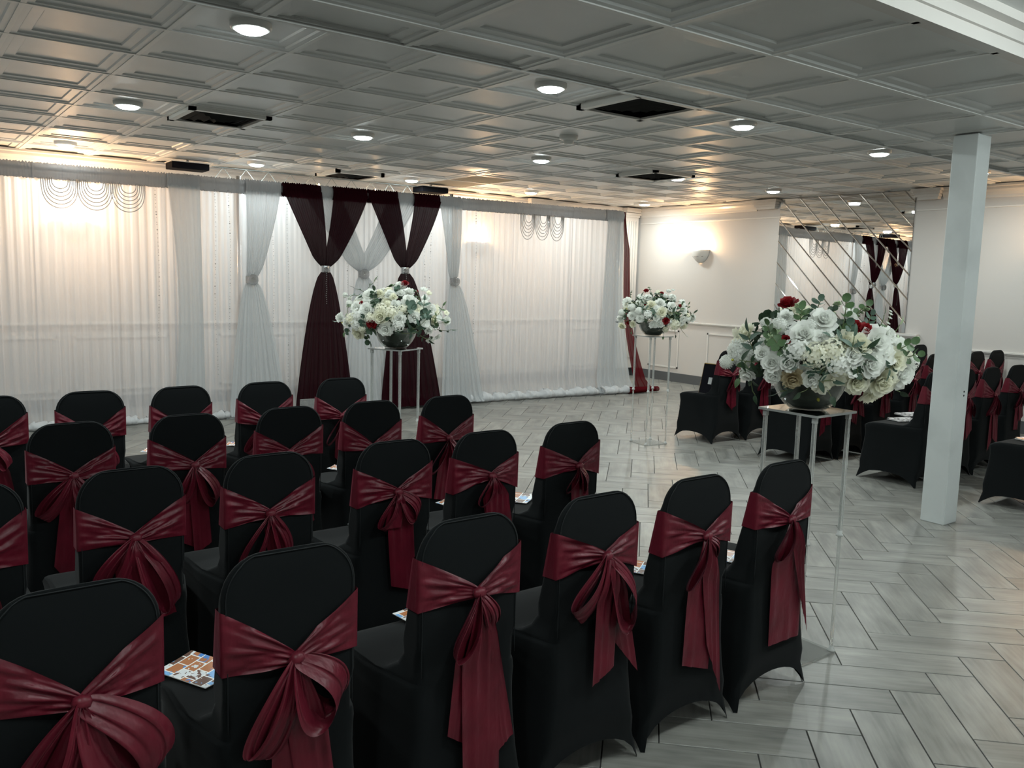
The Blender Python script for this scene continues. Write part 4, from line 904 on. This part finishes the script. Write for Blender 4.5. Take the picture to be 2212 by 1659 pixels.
def sash(t, r_, P):
    """satin sash: wrap, knot, two bow loops, two tails. local back face looks to -y"""
    kx, kz = P.get('kx', r_.uniform(-.012, .02)), P.get('kz', r_.uniform(.645, .675)); zt, zb = P.get('zt', r_.uniform(.775, .795)), P.get('zb', r_.uniform(.635, .66))
    zt2 = zt + r_.uniform(-.02, .01); zb2 = zb + r_.uniform(-.02, .01); ph = [r_.uniform(0, 6.28) for _ in range(6)]
    amp = .014
    def wrap(u, v):           # u 0..1 around: knot, left side, front, right side, knot
        if u < .40 or u > .60:
            s_ = (u / .40) if u < .40 else (1 - u) / .40; sg = -1 if u < .40 else 1
            Z1, Z0 = (zt, zb) if sg < 0 else (zt2, zb2)
            e = s_ ** .9; up = kz + .014 + (Z1 - kz - .014) * e; dn = kz - .018 + (Z0 - kz + .018) * (s_ ** 1.4)
            z = up + (dn - up) * v; x = kx + sg * (hw((Z0 + Z1) / 2 if v > .5 else Z1) + .003 - sg * kx) * s_ ** 1.0
            xl = hw(z) + .0035; x = max(-xl, min(xl, x)) if s_ > .97 else kx + (sg * xl - kx) * s_
            fold = amp * (sin(v * 9 + ph[0] + sg + 2.5 * s_) * .45 + .35 * sin(v * 17 + ph[1] + 4 * s_ * sg) + .2 * sin(v * 31 + ph[2] - 6 * s_)) * sin(pi * min(1, s_ * 1.02)) ** .6
            y = .002 - .016 * (1 - s_) ** 2 - abs(fold) * .9 - .003 * sin(pi * v)
            return (x, y, z)
        k = (u - .40) / .20; k3 = k * 3; z_t = zt + (zt2 - zt) * k; z_b = zb + (zb2 - zb) * k; z = z_t + (z_b - z_t) * v; h = hw(z) + .004
        Y1 = yf(z) + .006
        if k3 < 1: return (-h, .002 + (Y1 - .002) * k3, z)
        if k3 < 2: return (-h + 2 * h * (k3 - 1), Y1, z)
        return (h, Y1 - (Y1 - .002) * (k3 - 2), z)
    mb = MB().grid(wrap, 70, 20); sw = mb.out('sash', 'satin', t, True)
    kn = MB().lathe([(.0001, -.018), (.012, -.014), (.017, 0), (.013, .013), (.0001, .018)], 10)
    kn.out('knot', 'satin', sw, True, (kx, -.024, kz), (0, r_.uniform(.9, 1.7), 0)).scale = (1, .8, 1.1)
    K = Vector((kx, -.026, kz))
    def loop(phi, L, A, tw, wid, dep=.03):
        sg = 1 if phi > 0 else -1; dn = Vector((sin(phi), 0, -cos(phi))); nr = Vector((cos(phi), 0, sin(phi))); p0 = r_.uniform(0, 6)
        def fn(u, v):
            a = 2 * pi * u; l = L * (.5 - .5 * cos(a)); o_ = A * sin(a) * (sin(a / 2) ** 1.2)
            w = wid * (.22 + .78 * sin(pi * min(max(u, 0), 1)) ** .8); s_ = v - .5
            sag = -.12 * L * (l / L) ** 2
            Wd = Vector((0, 1, 0)) * cos(tw) + nr * sin(tw) * (1)
            p = K + dn * l + nr * o_ * sg + Vector((-sg * .0, -dep * sin(pi * (l / L)) * .6, sag)) + Wd * s_ * w
            g_ = sin(17 * v + p0) * .6 + sin(29 * v + 2 * p0 + 3 * u) * .4; p += (Vector((0, 1, 0)) * .75 + nr * .6) * (.0085 * g_ * sin(pi * u) ** .5); p.y = min(p.y, .0 - .004)
            return p
        MB().grid(fn, 34, 14).out('bow_loop', 'satin', sw, True)
    def tail(dx, L, w, slant, y0, w0=.012, bend=0, flip=None):
        p0 = r_.uniform(0, 6); q0 = r_.uniform(0, 6)
        def fn(u, v):
            s_ = u - .5; g = min(1, v / .32) ** .8; ww = w0 + (w - w0) * g; Lv = L * (1 + slant * s_)
            cx = dx * (v ** .9) + bend * sin(pi * v); z = -Lv * v
            fl = 1 - .72 * min(1, v / .55); fold = .013 * sin(s_ * 11 + p0 + v * 1.5) * fl + .006 * sin(s_ * 27 + q0) * fl
            x = K.x + cx + s_ * ww; zz = K.z - .004 + z; y = y0 - .012 * sin(pi * min(1, v * 3)) - abs(fold)
            if flip and v > flip: y -= .004 * ((v - flip) < .04); x += .006 * s_
            return (x, min(y, -.006 + .010 * (zz / .45 if zz < .45 else 1)), max(zz, .03))
        MB().grid(fn, 14, 22).out('tail', 'satin', sw, True)
    for l in P.get('loops', [(-r_.uniform(.35, .75), r_.uniform(.14, .19), r_.uniform(.022, .04), r_.uniform(.5, 1.1), r_.uniform(.05, .075)), (r_.uniform(.3, .7), r_.uniform(.12, .18), r_.uniform(.02, .035), r_.uniform(.5, 1.1), r_.uniform(.05, .075))]): loop(*l)
    for q, l in enumerate(P.get('tails', [(-r_.uniform(.0, .05), r_.uniform(.28, .45), r_.uniform(.07, .10), r_.uniform(-.3, .3), -.014), (r_.uniform(.02, .08), r_.uniform(.22, .42), r_.uniform(.07, .10), r_.uniform(-.3, .3), -.024)])): tail(*l)
def chair(x, y, rz, label, group, seed, P=None):
    global cover_me, seam_me
    r_ = random.Random(seed); t = thing('banquet_chair', label, 'chair', (x, y, 0), rz, group)
    if cover_me is None:
        o = mesh('cover', CV, CF, 'cover', t, True); cover_me = o.data; s_ = seam_mb().out('seam', 'seam', o, True); seam_me = s_.data
    else:
        o = link(bpy.data.objects.new('cover', cover_me), t); link(bpy.data.objects.new('seam', seam_me), o)
    sash(t, r_, P or {}); return t
OV = {
 '1.0': dict(loops=[(-.5, .2, .05, .9, .09), (.62, .21, .06, 1.1, .11)], tails=[(-.05, .42, .12, .1, -.014), (.04, .40, .10, .2, -.024)], kx=.0, kz=.655),
 '1.1': dict(loops=[(-.45, .21, .03, 1.2, .08), (.60, .155, .06, .8, .12)], tails=[(.00, .46, .115, .0, -.014), (.07, .5, .10, .15, -.02)], kx=.0, kz=.632, zb=.615, zt=.765),
 '1.2': dict(loops=[(-.42, .165, .034, .45, .075), (.50, .10, .015, 1.2, .05)], tails=[(-.045, .40, .085, .15, -.014), (.02, .56, .12, .0, -.020), (.095, .45, .06, -.1, -.016)], kx=.010, kz=.684, zt=.795, zb=.655),
 '1.3': dict(loops=[(-.72, .18, .035, 1.1, .11), (.48, .22, .055, .8, .10)], tails=[(-.005, .36, .085, -.12, -.030), (.10, .33, .10, .35, -.016)], kx=.012, kz=.70),
 '1.4': dict(loops=[(-.52, .17, .028, .8, .07), (.75, .07, .012, 1.0, .05)], tails=[(-.02, .44, .13, .1, -.014), (.06, .46, .08, .4, -.024)], kx=.018, kz=.69),
 '1.5': dict(loops=[(-.55, .145, .045, .9, .09)], tails=[(.01, .45, .18, .0, -.014), (.095, .36, .07, .5, -.03)], kx=.012, kz=.676),
 '2.0': dict(loops=[(-.6, .17, .04, 1.0, .08), (.45, .24, .04, .8, .09)], tails=[(.0, .22, .12, .1, -.02), (.06, .27, .11, -.1, -.03)], kx=.0, kz=.665),
 '2.1': dict(loops=[(-.55, .19, .035, .8, .06), (.4, .15, .02, .8, .07)], tails=[(.02, .16, .06, .2, -.02), (.07, .17, .05, .3, -.03)], kx=-.01, kz=.68),
 '2.2': dict(loops=[(-.55, .14, .028, .9, .07), (.72, .12, .03, 1.0, .07)], tails=[(-.03, .13, .07, .0, -.03), (.03, .38, .11, .1, -.016)], kx=.0, kz=.69),
 '2.3': dict(loops=[(-.5, .12, .035, .8, .06)], tails=[(.055, .26, .13, .0, -.016), (.02, .20, .09, .1, -.024)], kx=.012, kz=.70),
 '2.4': dict(loops=[(-.62, .12, .022, .8, .05), (.35, .11, .02, .9, .06)], tails=[(.02, .20, .10, .0, -.016)], kx=.02, kz=.69)}
ords = ['first', 'second', 'third', 'fourth', 'fifth', 'sixth', 'seventh', 'eighth']
ROWS = {'1': (1.77, [.275, .715, 1.205, 1.655, 2.09, 2.545], [0, -1.5, 0, 0, -1, 0], 'nearest row of left block'),
        '2': (2.77, [.15, .60, 1.045, 1.53, 1.95, 2.41], [2, 0, 0, 0, 0, 0], 'second row of left block'),
        '3': (3.72, [.13, .585, 1.04, 1.50, 1.925, 2.365], [2, 0, 0, 0, 0, 0], 'third row of left block'),
        '4': (4.65, [.385, .825, 1.27, 1.73, 2.20], [0, -3, 3, 0, 0], 'front row of left block')}
for k, (yy, xs, rs, nm_) in ROWS.items():
    for i, x in enumerate(xs):
        key = '%s.%d' % (k, i if k != '2' else i - 1)
        chair(x, yy, radians(rs[i]), 'black chair with burgundy bow, %s from left, %s' % (ords[i], nm_), 'covered chairs of the left block', 100 * int(k) + i, OV.get(key))
RB = [('front row of right block', 5.16, [6.42, 6.87, 7.32, 7.77, 8.22, 8.62, 8.98, 9.38]), ('second row of right block', 4.14, [6.40, 6.86, 7.32, 7.79, 8.22, 8.62, 9.04, 9.47]),
      ('third row of right block', 3.20, [6.42, 6.87, 7.30, 7.76]), ('last row of right block', 2.25, [6.42])]
for ri, (nm_, yy, xs) in enumerate(RB):
    for i, x in enumerate(xs):
        chair(x, yy - (.09 * (x - 6.42) if ri == 0 else .01 * (x - 6.42)), radians(R.uniform(-2, 2)), 'black chair with burgundy bow, %s from aisle, %s' % (ords[i], nm_), 'covered chairs of the right block', 900 + ri * 20 + i)
# ------------------------------------------------------------ programmes on the seats
LS = [.85, .7, 1, .75, .8, .4, .45, .45, .42, .42, 1, 1, 1]
def leaflet(x, y, rz, label, m='collage'):
    t = thing('printed_program', label, 'leaflet', (x, y, .4625), rz, 'photo programs on the seats'); t.scale = (LS[0], LS.pop(0), 1)
    o = MB().box(-.07, .07, -.107, .107, 0, .0012).out('back_page', 'tagwhite', t)
    MB().grid(lambda u, v: (-.07 + .14 * u, -.107 + .214 * v, .0022 + .010 * u ** 2), 5, 2).out('cover_page', m, t, True)
for a in ((.615, 2.16, .45, 'colourful folded photo program on the seat left of the second nearest chair back'), (1.275, 2.15, .1, 'folded photo program half hidden behind the third chair of the nearest row'),
          (2.36, 3.16, .6, 'folded photo program on the aisle seat of the second row'), (2.155, 2.13, .5, 'folded program with white print behind the fourth chair of the nearest row'),
          (2.545, 2.03, .4, 'folded photo program on the aisle seat of the nearest row'), (1.92, 4.13, .4, 'folded program on a third row seat behind the knot of a bow'), (1.56, 3.12, .2, 'folded program on a second row seat, only its corner showing'),
          (2.05, 3.22, .2, 'folded program on the second row seat next to the aisle seat'), (1.66, 5.02, .8, 'folded program on a front row seat by the empty floor'), (1.20, 5.06, .8, 'folded program on a front row seat, left of the other'),
          (6.50, 3.48, 1.2, 'silvery folded program on the dark seat left of the column', 'silverprint'), (6.82, 3.60, 1.2, 'silvery folded program on the second seat left of the column', 'silverprint'), (6.50, 2.52, 1.2, 'folded program on the seat at the right picture edge')):
    leaflet(*a)
# ------------------------------------------------------------ picture frame on the far aisle seat
t = thing('picture_frame', 'black picture frame with gold beaded edge standing on a seat', 'picture frame', (6.27, 5.40, .463), radians(-86))
Rx = Matrix.Rotation(radians(14), 4, 'X')
def lean(o): o.rotation_euler = (radians(-14), 0, 0); return o
lean(MB().box(-.0, .20, -.006, .006, 0, .28).out('board', 'black', t))
mb = MB()
for i in range(24): mb.oct((0, 0, .004 + i * .012), .010); mb.oct((.2, 0, .004 + i * .012), .010)
for i in range(17): mb.oct((.004 + i * .012, 0, .284), .010); mb.oct((.004 + i * .012, 0, .0075), .006)
o = lean(mb.out('beaded_edge', 'gold', t)); o['kind'] = 'stuff'
lean(MB().box(.085, .125, -.009, -.006, .09, .155).out('paper_label', 'label', t))
lean(MB().box(.08, .12, .006, .03, .0, .2).out('easel_leg', 'black', t))
# ------------------------------------------------------------ clear reserved sign on a front row seat
t = thing('acrylic_sign', 'clear acrylic sign standing on a front row seat before the burgundy swag', 'sign', (2.20, 5.03, .463), radians(-4))
MB().box(-.105, .105, -.003, .003, .006, .245).out('sheet', 'acrylic', t)
mb = MB()
for a, b, c, d in ((-.106, -.1035, .006, .246), (.1035, .106, .006, .246), (-.106, .106, .2435, .246)): mb.box(a, b, -.0035, .0035, c, d)
mb.out('sheet_edge', 'acrylic', t); MB().box(-.11, .11, -.03, .03, 0, .006).out('foot', 'acrylic', t)
fc = bpy.data.curves.new('lettering', 'FONT'); fc.body = 'RESERVED'; fc.size = .042; fc.align_x = 'CENTER'; fc.extrude = .0004; fc.materials.append(M['label'])
tmp = bpy.data.objects.new('tmp', fc); COL.objects.link(tmp); lm = bpy.data.meshes.new_from_object(tmp.evaluated_get(bpy.context.evaluated_depsgraph_get())); bpy.data.objects.remove(tmp)
fo = link(bpy.data.objects.new('lettering', lm), t); fo.location = (0, -.0045, .15); fo.rotation_euler = (pi / 2, 0, 0)
